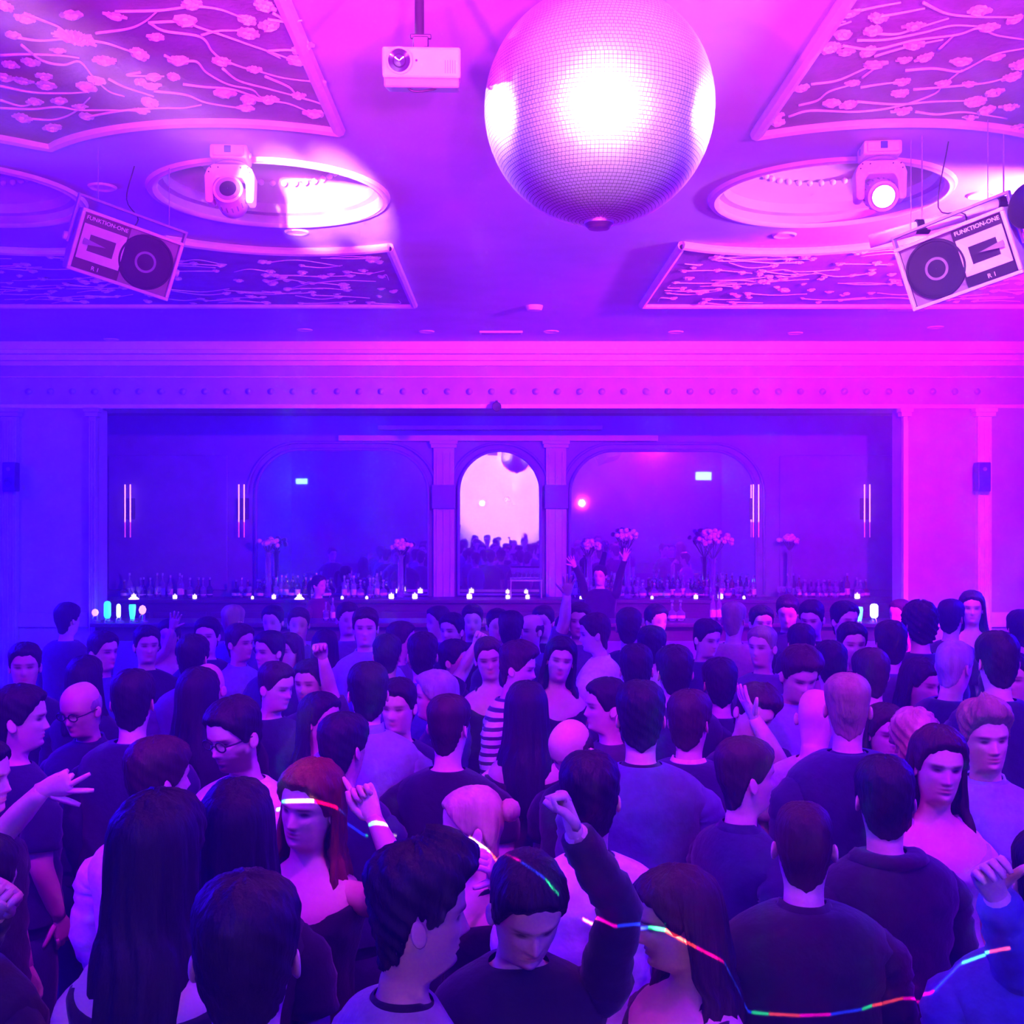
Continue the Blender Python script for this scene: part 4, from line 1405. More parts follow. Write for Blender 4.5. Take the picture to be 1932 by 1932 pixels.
GARMENT_OFF = {'t_shirt': .012, 'shirt': .014, 'jumper': .018, 'jacket': .026, 'hoodie': .024, 'top': .012, 'dress': .012, 'vest': .016, 'polo': .012}


def build_person(p):
    p.setdefault('female', False)
    p.setdefault('build', 1.05)
    P = Person(p)
    lod = P.lod
    root = empty('person', p['loc'], math.radians(p['yaw']))
    tag(root, p['label'], 'person', 'people on the dance floor')
    S = (56, 36, 24)[lod]
    step = (.0042, .009, .018)[lod]
    zh = np.concatenate([[.2350, .2335, .2305, .226, .218, .207, .195, .182, .17, .16, .15], np.arange(.1445, .0, -step), [.0, -.006, -.012, -.02]])
    if lod == 2:
        zh = np.concatenate([[.2350, .232, .225, .21, .19, .165], np.arange(.145, .0, -step), [0, -.008, -.016]])
    zt = RINGS[24:, 0] if lod < 2 else RINGS[24::2, 0]
    z = np.concatenate([zh, zt])
    th = theta_of(S)
    Z, T, x, y = trunk_surface(z, th, p)
    cz = np.cos(T)
    y = y - face_relief(x, Z, np.where(Z > -.01, cz, 0)) * (1.0 if lod < 2 else .9)
    mb = MB()
    mb.grid(np.stack([x, y, Z], -1), True, True, True)
    # colour of brows, eyes, lips and stubble
    fx, fz, fc = x.ravel(), Z.ravel(), cz.ravel()
    g = lambda a, s: np.exp(-(a / s) ** 2)
    ax = np.abs(fx)
    face = (fc > .15) & (fz > -.01)
    tint = np.ones((len(fx), 3))
    es = (1.0, 1.15, 1.25)[lod]
    eye = np.clip(1.7 * g(ax - .032, .013 * es) * g(fz - .1155, .0055 * es), 0, 1) * face
    brow = np.clip(1.7 * g(ax - .033, .020) * g(fz - .1345, .0055 * es), 0, 1) * face
    lips = np.clip(1.2 * g(fx, .021) * g(fz - .051, .009), 0, 1) * face
    tint *= (1 - .92 * eye)[:, None]
    tint *= (1 - .75 * brow * (0.6 if p.get('hcol') in ('blond', 'grey') else 1.0))[:, None]
    tint *= 1 - lips[:, None] * np.array([.15, .55, .5])
    bd = p.get('beard', 0)
    if bd:
        jaw = sstep(fz, .075, .055) * sstep(fz, -.02, .0) * sstep(fc, -.25, .05) * (1 - .8 * lips)
        jaw = np.maximum(jaw, sstep(fz, .095, .07) * sstep(ax, .05, .06) * sstep(fc, -.1, .05) * face)
        tint *= (1 - bd * jaw)[:, None]
    nbase = mb.n
    # ears
    for sd in (-1, 1):
        eS, eR = (12, 7) if lod == 0 else ((9, 6) if lod == 1 else (6, 4))
        ph_, la = np.meshgrid(np.linspace(0, PI, eR), np.arange(eS) / eS * 2 * PI, indexing='ij')
        ex = .008 * np.cos(ph_)
        ey = .017 * np.sin(ph_) * np.cos(la)
        ez = .031 * np.sin(ph_) * np.sin(la) * (1 - .18 * (np.sin(la) < 0))
        rim = (np.sin(ph_) > .75) * .004
        xo = ex + rim
        yy = ey + .012 + .2 * ez
        xx = sd * (.0765 * (.95 if p['female'] else 1) + xo + .35 * (ey + .008))
        mb.grid(np.stack([xx, yy, ez + .098], -1), True)
    # arms and hands
    bw = p['build'] * (.88 if p['female'] else 1.0)
    thick = (.86 if p['female'] else 1.0) * p['build']
    arms = p.get('arms', {})
    hs = P.p['H'] - .235
    sleeves = []
    arm_mb = MB()
    for sd in (-1, 1):
        sh = np.array([sd * .120 * bw, .016, -.165])
        sh2 = np.array([sd * .188 * bw, .016, -.200])
        spec = arms.get(sd, 'down')
        if spec == 'down':
            el, wr, hp, nrm = np.array([sd * .220 * bw, .035, -.43]), np.array([sd * .195 * bw, -.05, -.67]), 'relax', (-sd, 0, 0)
        elif spec == 'bent':
            el, wr, hp, nrm = np.array([sd * .225 * bw, .03, -.42]), np.array([sd * .11 * bw, -.23, -.36]), 'grip', (-sd, 0, 0)
        else:
            el, wr, hp, nrm = np.array(spec[0]), np.array(spec[1]), spec[2], spec[3]
        pl = P.place(np.array([sh, sh2]))
        if not isinstance(spec, str):      # real arm lengths
            el = pl[1] + unit(el - pl[1]) * min(.32, max(.25, np.linalg.norm(el - pl[1])))
            wr = el + unit(wr - el) * min(.28, max(.22, np.linalg.norm(wr - el)))
        if isinstance(spec, str):
            el, wr = P.place(np.array([el, wr]))
        a = [pl[0], pl[1] * .8 + .2 * el, .5 * (pl[1] + el), el, .55 * el + .45 * wr, wr]
        rr = np.array([.040, .056, .048, .042, .039, .026]) * thick
        limb(arm_mb, a, rr, (12, 10, 7)[lod], (4, 3, 2)[lod])
        hd = wr - el if not isinstance(spec, str) and len(spec) < 5 else (wr - el)
        if not isinstance(spec, str) and len(spec) > 4:
            hd = np.array(spec[4])
        P.hands[sd] = (wr, unit(hd), unit(nrm))
        hand(arm_mb, wr, hd, np.array(nrm, float), hp, lod, sd * (-1 if np.dot(nrm, (sd, 0, 0)) > 0 else 1))
        sleeves.append((a, rr))
    # legs and feet
    for sd in (-1, 1):
        H = p['H']
        limb(arm_mb, [(sd * .085, .01, .76 * P.k), (sd * .095, 0, .62 * P.k), (sd * .10, -.01, .47 * P.k), (sd * .10, .02, .30 * P.k), (sd * .10, .02, .08)],
             [.088, .083, .058, .056, .040], (10, 8, 6)[lod], 2)
        fo = MB()
        arm_mb.lathe([(.001, 0), (.040, .004), (.044, .03), (.036, .06), (.03, .10)], (10, 8, 6)[lod], (sd * .10, .03, 0))
        v = np.array([(sd * .10 + a * .043, yv, zv) for yv, zv, a in ((.06, 0, -1), (.06, 0, 1), (-.19, 0, 1), (-.19, 0, -1), (.06, .07, -.8), (.06, .07, .8), (-.19, .035, .7), (-.19, .035, -.7))])
        arm_mb.add(v, [(3, 2, 1, 0), (4, 5, 6, 7), (0, 1, 5, 4), (1, 2, 6, 5), (2, 3, 7, 6), (3, 0, 4, 7)])
    mb.v = [P.place(np.vstack(mb.v))]
    nv = len(mb.v[0])
    mb.add(np.vstack(arm_mb.v), arm_mb.f)
    colors = np.ones((mb.n, 3))
    colors[:nbase] = tint
    body = P.obj('body', mb, SKIN[p.get('skin', 0)], root, colors, placed=True)

    # hair
    st = p.get('hair', 'short')
    seed = p['seed']
    hm = HAIRM[p.get('hcol', 'black')]
    if st != 'bald':
        cap = hair_cap(P, 'long' if st in ('long', 'wavy', 'bob') else st, seed)
        if st == 'long':
            hair_fall(cap, P, p.get('hlen', .32), seed)
        elif st == 'wavy':
            hair_fall(cap, P, p.get('hlen', .30), seed, 120, 3.0)
        elif st == 'bob':
            hair_fall(cap, P, .06, seed, 118)
        elif st == 'bun':
            cap.lathe([(.001, -.035), (.022, -.03), (.036, -.012), (.038, .008), (.026, .03), (.001, .037)], (14, 10, 7)[lod], (0, .128, .150), axis='y')
        elif st == 'tied':
            cap.tube(catmull([(0, .10, .15), (0, .15, .14), (0, .165, .05), (0, .15, -.10)], 4), np.interp(np.linspace(0, 1, 13), [0, .2, .6, 1], [.02, .03, .03, .008]), (12, 9, 6)[lod])
        P.obj('hair', cap, hm, root)

    # clothes
    kind = p.get('top', 't_shirt')
    off = GARMENT_OFF[kind]
    cm = cloth(p.get('tcol', 'black'), p.get('pattern'))
    strappy = kind in ('top', 'dress')
    ztop = {'top': -.185, 'dress': -.185}.get(kind, -.083)
    bottom = {'dress': -.80, 'jacket': -.74}.get(kind, -.69)
    zs = np.concatenate([[ztop + .004], np.linspace(ztop, -.16 if ztop > -.15 else -.22, (7, 5, 4)[lod]), np.linspace(-.19 if ztop > -.15 else -.25, bottom, (16, 10, 6)[lod])])
    r = np.random.default_rng(seed + 5)
    ph = r.uniform(0, 6.28, 4)
    Zg, Tg = np.meshgrid(zs, th, indexing='ij')
    wr_ = .006 * np.sin(Tg * 5 + ph[0] + Zg * 26) * np.sin(Zg * 34 + ph[1]) + .004 * np.sin(Tg * 11 + Zg * 50 + ph[2])
    loose = .018 * sstep(Zg, -.25, -.50) if not strappy else 0
    offg = off + loose + wr_ * sstep(Zg, -.12, -.22) * (.35 if strappy else 1)
    offg[0] = .001
    if not strappy:
        offg = np.where(Zg > -.083, .003, offg)
    Z2, T2, x2, y2 = trunk_surface(zs, th, p, offg)
    Z2 = Z2 + np.where(Z2 > -.15, off * .8 * sstep(Z2, -.2, -.09), 0) * (0 if strappy else 1)
    if strappy:   # scooped neckline front and back
        Z2 = Z2 - .035 * (np.cos(T2) ** 2) * sstep(Z2, -.30, -.19)
    gb = MB()
    gb.grid(np.stack([x2, y2, Z2], -1), True)
    gb.v = [P.place(np.vstack(gb.v))]
    sl = p.get('sleeve', 'short' if kind in ('t_shirt', 'polo') else ('none' if strappy or kind == 'vest' else 'long'))
    if sl != 'none':
        for a, rr in sleeves:
            if sl == 'short':
                pts, rad = [a[0], a[1], .45 * a[2] + .55 * a[3]], [rr[0] + off, rr[1] + off + .004, rr[2] + off + .010]
            else:
                pts, rad = a[:5] + [.93 * a[5] + .07 * a[4]], list(np.array([rr[0], rr[1], rr[2], rr[3], rr[4], rr[5] + .006]) + off * .55)
            Pp = catmull(pts, (5, 4, 2)[lod])
            rad = np.interp(np.linspace(0, 1, len(Pp)), np.linspace(0, 1, len(rad)), rad)
            rad = rad + .004 * np.sin(np.arange(len(rad)) * 2.3 + ph[3])
            gb.tube(Pp, rad, (14, 10, 7)[lod])
    garment = P.obj(kind, gb, cm, root, placed=True)
    if strappy:
        stb = MB()
        for sd in (-1, 1):
            pts = []
            for zf, t0 in ((-.225, .85), (-.16, .9), (-.115, 1.15)):
                _, _, xa, ya = trunk_surface(np.array([zf]), np.array([sd * t0]), p, .006)
                pts.append((xa[0, 0] * .75, ya[0, 0], zf))
            pts.append((pts[-1][0], .02, -.088))
            for zf, t0 in ((-.115, 2.0), (-.16, 2.2), (-.225, 2.3)):
                _, _, xa, ya = trunk_surface(np.array([zf]), np.array([sd * t0]), p, .006)
                pts.append((xa[0, 0] * .75, ya[0, 0], zf))
            stb.tube(catmull(pts, 3), .009, 6)
        P.obj('strap', stb, cm, garment)
    col = p.get('collar')
    if col:
        zc, oc = {'crew': ((-.058, -.066, -.088, -.098), (.004, .010, .012, .012)),
                  'turtle': ((-.020, -.018, -.040, -.070, -.098), (.004, .011, .012, .013, .014)),
                  'shirt': ((-.040, -.036, -.060, -.082, -.100), (.004, .012, .018, .026, .020)),
                  'hood': ((-.045, -.040, -.058, -.085, -.125), (.006, .026, .044, .040, .016))}[col]
        zc, oc = np.array(zc), np.array(oc)
        o2 = np.repeat(oc[:, None], S, 1)
        if col == 'hood':
            o2 = o2 * (1 + .5 * (np.cos(th) < 0)[None, :])
        # below the neck the band keeps the neck's girth instead of following the shoulders
        Zc, Tc = np.meshgrid(zc, th, indexing='ij')
        _, _, xn, yn = trunk_surface(np.full(len(zc), -.056), th, p, o2)
        zadd = np.where(np.cos(Tc) > 0, -.018 * np.cos(Tc), .006)
        cb = MB()
        cb.grid(np.stack([xn * (1 + .25 * sstep(Zc, -.06, -.10)), yn, Zc + zadd], -1), True)
        P.obj('collar', cb, cloth(p.get('ccol', p.get('tcol', 'black'))), garment)
    if kind != 'dress':
        tb = MB()
        zs = np.linspace(-.62, -.815, 6)
        _, _, x3, y3 = trunk_surface(zs, th, p, .007)
        tb.grid(np.stack([x3, y3, np.repeat(zs[:, None], S, 1)], -1), True, False, True)
        tb.v = [P.place(np.vstack(tb.v))]
        for sd in (-1, 1):
            limb(tb, [(sd * .085, .01, .78 * P.k), (sd * .095, 0, .62 * P.k), (sd * .10, -.01, .47 * P.k), (sd * .10, .02, .30 * P.k), (sd * .10, .02, .075)],
                 [.100, .096, .074, .070, .066], (12, 9, 7)[lod], 2)
        P.obj('trousers', tb, cloth(p.get('bcol', 'navy')), root, placed=True)
    if p.get('glasses'):
        gl = MB()
        for sd in (-1, 1):
            a = np.linspace(0, 2 * PI, 13)
            gl.tube(np.stack([sd * .034 + .025 * np.cos(a), np.full(13, -.096), .115 + .018 * np.sin(a)], 1), .0032, 5)
            gl.tube([(sd * .058, -.093, .119), (sd * .074, -.06, .119), (sd * .083, .01, .117)], .003, 5)
        gl.tube([(-.009, -.099, .117), (.009, -.099, .117)], .003, 5)
        P.obj('glasses', gl, 'black_plastic', root)
    if p.get('headband'):
        pass
    return root, P


SKIN = [mat('skin_%d' % i, c, .55, var=.06, scale=14, bump=.03, bscale=90, attr='tint', spec=.35)
        for i, c in enumerate([(.66, .43, .34), (.72, .50, .41), (.50, .31, .22)])]
HAIRM = {k: mat('hair_' + k, c, .6, var=.35, scale=16, stretch=(1, 1, .12), bump=.5, bscale=60, spec=.25)
         for k, c in {'black': (.012, .010, .012), 'brown': (.035, .02, .014), 'red': (.14, .03, .015), 'blond': (.55, .42, .26),
                      'fair': (.26, .19, .12), 'grey': (.30, .30, .31)}.items()}
CLOTHC = {'black': (.016, .016, .02), 'navy': (.02, .022, .06), 'charcoal': (.05, .05, .055), 'grey': (.25, .25, .27),
          'blue': (.06, .08, .30), 'lightblue': (.24, .28, .46), 'white': (.78, .78, .80), 'cream': (.42, .40, .40), 'pink': (.45, .20, .28),
          'maroon': (.10, .02, .03), 'denim': (.07, .09, .18), 'violet': (.10, .07, .18), 'stripe': (.7, .7, .72)}
_cloth = {}


def cloth(c, pattern=None):
    k = (c, pattern)
    if k not in _cloth:
        m = mat('fabric_%s%s' % (c, '_' + pattern if pattern else ''), CLOTHC[c], .85, var=.12, scale=30, bump=.35, bscale=18, spec=.2, sheen=.15)
        if pattern == 'striped':
            nt = m.node_tree
            b = nt.nodes['Principled BSDF']
            wv = nt.nodes.new('ShaderNodeTexWave')
            wv.bands_direction = 'Z'
            wv.inputs['Scale'].default_value = 7.0
            wv.inputs['Distortion'].default_value = .6
            tc = nt.nodes.new('ShaderNodeTexCoord')
            nt.links.new(tc.outputs['Object'], wv.inputs['Vector'])
            rp = nt.nodes.new('ShaderNodeValToRGB')
            rp.color_ramp.elements[0].position = .55
            rp.color_ramp.elements[0].color = (*CLOTHC[c], 1)
            rp.color_ramp.elements[1].position = .65
            rp.color_ramp.elements[1].color = (.04, .04, .07, 1)
            nt.links.new(wv.outputs['Fac'], rp.inputs['Fac'])
            nt.links.new(rp.outputs[0], b.inputs['Base Color'])
        _cloth[k] = m
    return _cloth[k]


# ---- who stands where: pixel of the head top and head width fix depth and height
def person_at(px, ytop, hw, yaw, **k):
    """Adds an entry; depth from the head's width, height from its top."""
    hy = yaw + k.get('head', (0, 0, 0))[0]
    eff = .176 + .034 * abs(math.sin(math.radians(hy)))
    if k.get('hair') in ('long', 'wavy', 'curly', 'bob'):
        eff += .02
    d = F * eff / hw
    hz = lambda d: HC - (ytop - PY) * d / F
    lo, hi = (1.50, 1.80) if k.get('female') else (1.62, 1.93)
    if not lo <= hz(d) <= hi:
        d = (HC - min(max(hz(d), lo), hi)) * F / (ytop - PY)
    k.update(px=px, px0=px, ytop=ytop, d=d, yaw=yaw, lo=lo - .04, hi=hi + .04)
    CROWD.append(k)


CROWD = []
A = person_at
# ---------------- nearest people, along the bottom of the frame
A(470, 1645, 185, 186, hair='short', top='t_shirt', tcol='blue', build=1.1, label='person in a blue tee, back turned, nearest the camera at lower left')
A(782, 1568, 185, 118, head=(-14, 4, 0), hair='quiff', top='t_shirt', tcol='grey', collar='crew', ccol='black', skin=2, build=1.12, label='person in grey ringer tee with black collar, profile turned right')
A(980, 1580, 128, 8, head=(6, 24, 0), hair='short', top='jumper', tcol='black', arms={1: ('px', (1168, 1715, 2.55), (1085, 1570, 2.50), 'fist', (-1, -.2, .2), (-.35, .1, 1))}, label='person in black top looking down, long-sleeved arm raised with a fist')
A(1285, 1632, 170, -62, head=(-20, 8, 0), female=True, hair='long', hcol='brown', hlen=.42, top='top', tcol='black', sleeve='long', label='person in a black top turned left, laser line across forehead')
A(908, 1478, 130, -78, head=(-10, 8, 0), female=True, hair='bun', hcol='blond', top='top', tcol='black', arms={1: ('px', (945, 1745, 3.12), (926, 1640, 2.95), 'grip', (-1, 0, 0))}, label='person in strappy black top, hand raised under the chin')
A(1108, 1415, 112, 196, head=(-20, -4, 0), hair='short', top='t_shirt', tcol='white', collar='crew', ccol='navy', build=1.1, label='person in white ringer tee with navy collar, back turned')
A(572, 1428, 138, -18, head=(-4, 4, 8), female=True, hair='wavy', hcol='red', hlen=.34, top='top', tcol='black', arms={1: ('px', (690, 1700, 2.95), (728, 1592, 2.95), 'point', (-.2, -1, 0))}, label='person in sleeveless black top, glowing laser line over the face')
A(305, 1488, 160, 172, head=(-8, 0, 0), female=True, hair='long', hlen=.46, top='top', tcol='black', build=1.05, label='person in black tank top with bare shoulders, back turned, lower left')
A(445, 1468, 150, 188, head=(0, 0, 0), female=True, hair='long', hlen=.40, top='t_shirt', tcol='black', label='person in a black tee, back turned, behind the blue tee')
A(300, 1388, 115, 160, head=(-25, 0, 0), hair='short', hcol='brown', top='shirt', tcol='white', collar='shirt', build=1.12, label='person in white shirt, back turned, beside the raised arm')
A(-38, 1392, 118, 85, hair='short', top='t_shirt', tcol='black', arms={-1: ('px', (-30, 1600, 3.0), (96, 1474, 2.9), 'three', (0, 1, .15), (1, -.1, .30))}, label='person in black tee at the left edge raising two fingers')
A(-60, 1240, 88, 120, hair='short', top='t_shirt', tcol='charcoal', arms={-1: ('px', (-40, 1420, 4.2), (2, 1330, 4.1), 'open', (0, -1, 0))}, label='person in charcoal tee at the left edge, open hand raised')
A(-45, 1570, 150, 150, hair='short', top='jumper', tcol='black', arms={1: ('px', (-70, 1830, 2.3), (-12, 1725, 2.2), 'fist', (0, -1, 0))}, label='person in black jumper at the left edge showing only a fist')
A(1510, 1512, 112, 183, head=(-14, 0, 0), hair='buzz', hcol='brown', top='jacket', tcol='black', collar='shirt', build=1.15, label='person in black jacket, back turned, lower right above the laser line')
A(1660, 1424, 108, 200, head=(-30, 0, 0), hair='short', top='hoodie', tcol='black', collar='hood', build=1.18, label='person in black hooded top, broad back turned, lower right')
A(1408, 1388, 118, 112, head=(-8, 0, 0), hair='crop', hcol='brown', top='shirt', tcol='navy', collar='shirt', build=1.08, label='person in navy shirt, sharp profile facing right')
A(1985, 1560, 130, 160, hair='short', top='jacket', tcol='blue', build=1.15, arms={-1: ('px', (1840, 1800, 2.6), (1880, 1690, 2.55), 'grip', (0, -1, 0))}, label='person in blue jacket cut off by the right edge')
# ---------------- second rank
A(165, 1284, 78, -14, head=(-6, 14, 0), hair='balding', hcol='grey', top='shirt', tcol='navy', collar='shirt', glasses=True, label='person in glasses and navy shirt looking down at the left')
A(462, 1308, 98, -18, head=(-16, 14, 0), hair='short', top='t_shirt', tcol='white', beard=.8, glasses=True, build=1.06, label='person in white tee and glasses, looking down to the left')
A(700, 1248, 76, 184, head=(6, 0, 0), hair='short', top='jumper', tcol='lightblue', collar='turtle', build=1.16, label='person in pale roll-neck jumper, broad back turned')
A(644, 1343, 96, 165, head=(-18, 0, 0), hair='short', top='shirt', tcol='navy', collar='shirt', label='person in navy shirt, back turned, before the pale roll-neck')
A(750, 1278, 64, -8, head=(-6, 4, 0), hair='short', top='t_shirt', tcol='navy', label='person in navy tee facing the camera behind the pale roll-neck')
A(846, 1308, 84, 170, head=(-12, 0, 0), hair='crop', hcol='brown', top='t_shirt', tcol='black', build=1.1, label='person in black tee, back turned, right of the pale roll-neck')
A(818, 1264, 84, -85, female=True, hair='long', hcol='grey', hlen=.16, top='t_shirt', tcol='navy', label='person in navy tee in profile to the left, mid crowd')
A(925, 1198, 56, 4, head=(0, 6, -6), female=True, hair='tied', hcol='brown', top='top', tcol='black', label='person in black strappy top smiling at the camera, mid crowd')
A(972, 1212, 70, 62, head=(12, 8, 0), hair='side', hcol='brown', top='shirt', tcol='white', pattern='striped', label='person in a striped white shirt, head turned right')
A(1044, 1200, 62, 6, head=(-4, 2, 8), female=True, hair='wavy', hlen=.24, top='dress', tcol='black', label='person in black dress with a necklace facing the camera')
A(994, 1284, 86, 176, female=True, hair='long', hlen=.36, top='dress', tcol='black', label='person in black dress, back turned, before the striped shirt')
A(1134, 1156, 58, -118, head=(28, 6, 0), hair='short', hcol='brown', top='shirt', tcol='white', collar='shirt', build=1.12, arms={-1: 'bent', 1: 'bent'}, drink=(-1, 'clear glass in the hand of the plain white shirt'), label='person in plain white shirt sipping a drink, turned left')
A(1226, 1180, 56, 168, head=(-20, 0, 0), hair='short', top='t_shirt', tcol='cream', build=1.15, label='person in cream tee, back turned, right of the white shirt')
A(1142, 1278, 84, -78, hair='short', top='t_shirt', tcol='charcoal', label='person in charcoal tee in profile facing left')
A(1104, 1343, 76, -40, head=(0, 30, 0), hair='balding', hcol='brown', top='t_shirt', tcol='black', label='person in black tee bowing the head, mid crowd')
A(1212, 1283, 96, 188, head=(-14, 0, 0), hair='short', top='shirt', tcol='denim', collar='crew', ccol='black', build=1.22, label='person in denim shirt, wide back turned, right of centre')
A(1302, 1300, 84, 160, head=(-10, 0, 0), hair='short', hcol='brown', top='jacket', tcol='navy', collar='shirt', ccol='white', build=1.1, label='person in navy jacket with a white shirt collar, back turned')
A(1406, 1284, 66, 20, head=(-6, 16, 14), hair='side', hcol='brown', top='t_shirt', tcol='navy', arms={1: ('px', (1468, 1440, 4.9), (1433, 1372, 4.75), 'open', (0, .2, 1))}, label='person in navy tee resting the face against a raised hand')
A(1498, 1212, 72, 4, head=(6, 22, 0), hair='side', hcol='brown', top='shirt', tcol='lightblue', collar='shirt', build=1.05, label='person in pale open shirt looking down, right of centre')
A(1602, 1268, 96, 192, head=(-26, 0, 0), hair='crop', hcol='fair', top='jacket', tcol='navy', collar='crew', build=1.22, label='person in navy jacket under magenta light, back turned, before the cream tee')
A(1796, 1208, 80, 112, head=(12, 6, 0), hair='buzz', hcol='grey', top='jacket', tcol='navy', build=1.1, label='person in navy jacket turned right, just above the pale polo shirt')
A(1852, 1308, 96, -6, head=(4, 2, -3), hair='quiff', hcol='fair', top='polo', tcol='lightblue', collar='shirt', build=1.08, arms={-1: 'bent', 1: 'bent'}, drink=(-1, 'clear glass in the hand of the pale polo shirt'), label='person in pale polo shirt facing the camera at the right edge')
A(1762, 1368, 108, 4, head=(-6, 2, 3), female=True, hair='long', hcol='brown', hlen=.30, top='top', tcol='cream', label='person in cream top facing the camera, right side')
A(1676, 1326, 66, 18, head=(-10, 4, 0), female=True, hair='long', hcol='brown', hlen=.2, top='t_shirt', tcol='pink', label='person in pink tee, face half hidden behind the navy jacket')
A(1716, 1338, 62, 170, female=True, hair='curly', hcol='blond', top='top', tcol='pink', label='person in pink strappy top, back turned, behind the cream top')
A(1722, 1238, 74, 40, head=(-6, 10, 0), female=True, hair='wavy', hlen=.26, top='dress', tcol='black', label='person in black dress, head bowed, left of the turned navy jacket')
A(1546, 1300, 70, 150, head=(0, 16, 0), hair='bald', top='t_shirt', tcol='cream', label='person in cream tee leaning forward beside the magenta-lit jacket')
# ---------------- rear ranks towards the bar
A(48, 1212, 62, 20, hair='short', top='jumper', tcol='navy', label='person in navy jumper at the far left below the pilaster')
A(46, 1290, 92, 140, head=(-40, 0, 0), hair='short', top='t_shirt', tcol='navy', label='person in navy tee at far left, head turned away')
A(128, 1136, 46, 150, hair='short', top='jacket', tcol='charcoal', build=1.3, label='person in bulky charcoal coat below the green tap lights')
A(196, 1190, 50, 60, hair='short', top='jumper', tcol='blue', build=1.2, label='person in blue jumper just under the green tap lights')
A(160, 1236, 66, 178, female=True, hair='long', hlen=.2, top='shirt', tcol='navy', label='person in navy blouse behind the glasses wearer, back turned')
A(252, 1262, 76, 186, hair='short', top='jacket', tcol='navy', label='person in navy jacket, back turned, right of the glasses and navy shirt')
A(276, 1180, 48, 30, hair='short', top='t_shirt', tcol='black', label='person in black tee near the bar below the left bottles')
A(318, 1168, 46, 10, female=True, hair='long', hlen=.2, top='top', tcol='black', arms={-1: ('px', (300, 1240, 7.6), (322, 1195, 7.5), 'open', (0, -1, 0))}, label='person in black strappy top waving a hand near the bar')
A(364, 1196, 58, 176, hair='short', top='shirt', tcol='violet', collar='shirt', label='person in violet shirt, back turned, near the second sconce')
A(372, 1258, 84, 172, female=True, hair='long', hlen=.24, top='jacket', tcol='black', label='person in black jacket, back turned, left of the glasses and white tee')
A(410, 1246, 62, -20, head=(0, 22, 0), hair='bald', top='t_shirt', tcol='black', label='person in black tee bowing low behind the glasses and white tee')
A(392, 1164, 46, 0, hair='short', top='t_shirt', tcol='navy', label='person in navy tee facing the camera near the second sconce')
A(442, 1140, 44, 160, hair='crop', hcol='fair', top='shirt', tcol='denim', label='person in denim shirt at the bar beneath the second sconce')
A(452, 1176, 54, 62, hair='short', hcol='brown', top='shirt', tcol='lightblue', collar='shirt', label='person in pale shirt turned right, below the second sconce')
A(512, 1246, 72, 52, head=(8, 8, 0), hair='crop', hcol='brown', top='t_shirt', tcol='navy', label='person in navy tee, head turned right, above the glasses and white tee')
A(516, 1142, 42, -10, hair='short', top='t_shirt', tcol='black', label='person in black tee at the bar under the wide left mirror')
A(508, 1190, 52, -40, hair='short', top='jacket', tcol='navy', label='person in navy jacket turned left, under the left mirror')
A(548, 1194, 52, -30, female=True, hair='bob', hcol='brown', top='dress', tcol='black', label='person in black dress turned left under the left mirror')
A(562, 1146, 42, 8, hair='short', hcol='brown', top='shirt', tcol='violet', label='person in violet shirt at the bar under the left mirror')
A(574, 1244, 62, -14, hair='short', top='t_shirt', tcol='charcoal', arms={1: ('px', (622, 1300, 5.9), (612, 1256, 5.8), 'fist', (0, -1, 0))}, label='person in charcoal tee lifting a fist left of the roll-neck')
A(610, 1188, 50, 178, female=True, hair='long', hlen=.3, top='jacket', tcol='black', label='person in black jacket, back turned, below the white bottles')
A(606, 1306, 70, 60, female=True, hair='long', hlen=.24, top='dress', tcol='navy', label='person in navy dress turned right, behind the sleeveless black top')
A(654, 1136, 44, 20, hair='short', hcol='brown', top='t_shirt', tcol='violet', label='person in violet tee at the bar left of the twin candles')
A(690, 1146, 50, 4, hair='short', hcol='brown', top='shirt', tcol='lightblue', collar='shirt', label='person in pale shirt under the twin candles')
A(758, 1172, 48, 90, hair='short', hcol='brown', top='t_shirt', tcol='violet', label='person in violet tee turned right below the twin candles')
A(730, 1196, 52, 176, hair='short', top='jacket', tcol='blue', label='person in blue jacket, back turned, behind the roll-neck')
A(800, 1192, 56, 182, hair='short', top='hoodie', tcol='blue', collar='hood', label='person in blue hooded top left of the black strappy top')
A(828, 1142, 44, -60, hair='crop', hcol='brown', top='shirt', tcol='denim', label='person in denim shirt left of the arched mirror')
A(856, 1156, 46, -30, hair='short', top='t_shirt', tcol='black', label='person in black tee below the left end of the arched mirror')
A(862, 1206, 56, 70, hair='short', top='t_shirt', tcol='black', arms={-1: ('px', (872, 1268, 6.6), (896, 1222, 6.5), 'fist', (0, -1, 0))}, label='person in black tee with a lifted hand, below the arched mirror')
A(896, 1140, 42, 0, hair='short', hcol='brown', top='t_shirt', tcol='navy', label='person in navy tee at the bar below the arched mirror')
A(936, 1148, 44, 10, hair='short', top='shirt', tcol='violet', label='person in violet shirt below the centre of the arched mirror')
A(972, 1152, 46, 172, hair='short', top='t_shirt', tcol='navy', label='person in navy tee, back turned, below the glass rack')
A(998, 1160, 48, -50, hair='balding', hcol='brown', top='shirt', tcol='violet', label='person in violet shirt turned left, below the glass rack')
A(1028, 1142, 44, -20, hair='short', hcol='brown', top='t_shirt', tcol='black', label='person in black tee right below the glass rack')
A(1062, 1160, 48, 30, hair='short', top='jacket', tcol='navy', label='person in navy jacket left of the white shirt')
A(1088, 1136, 46, -10, hair='crop', hcol='brown', top='t_shirt', tcol='violet', arms={-1: ('px', (1066, 1170, 8.0), (1070, 1122, 8.0), 'open', (0, -1, 0))}, label='person in violet tee with an arm stretched up at the bar')
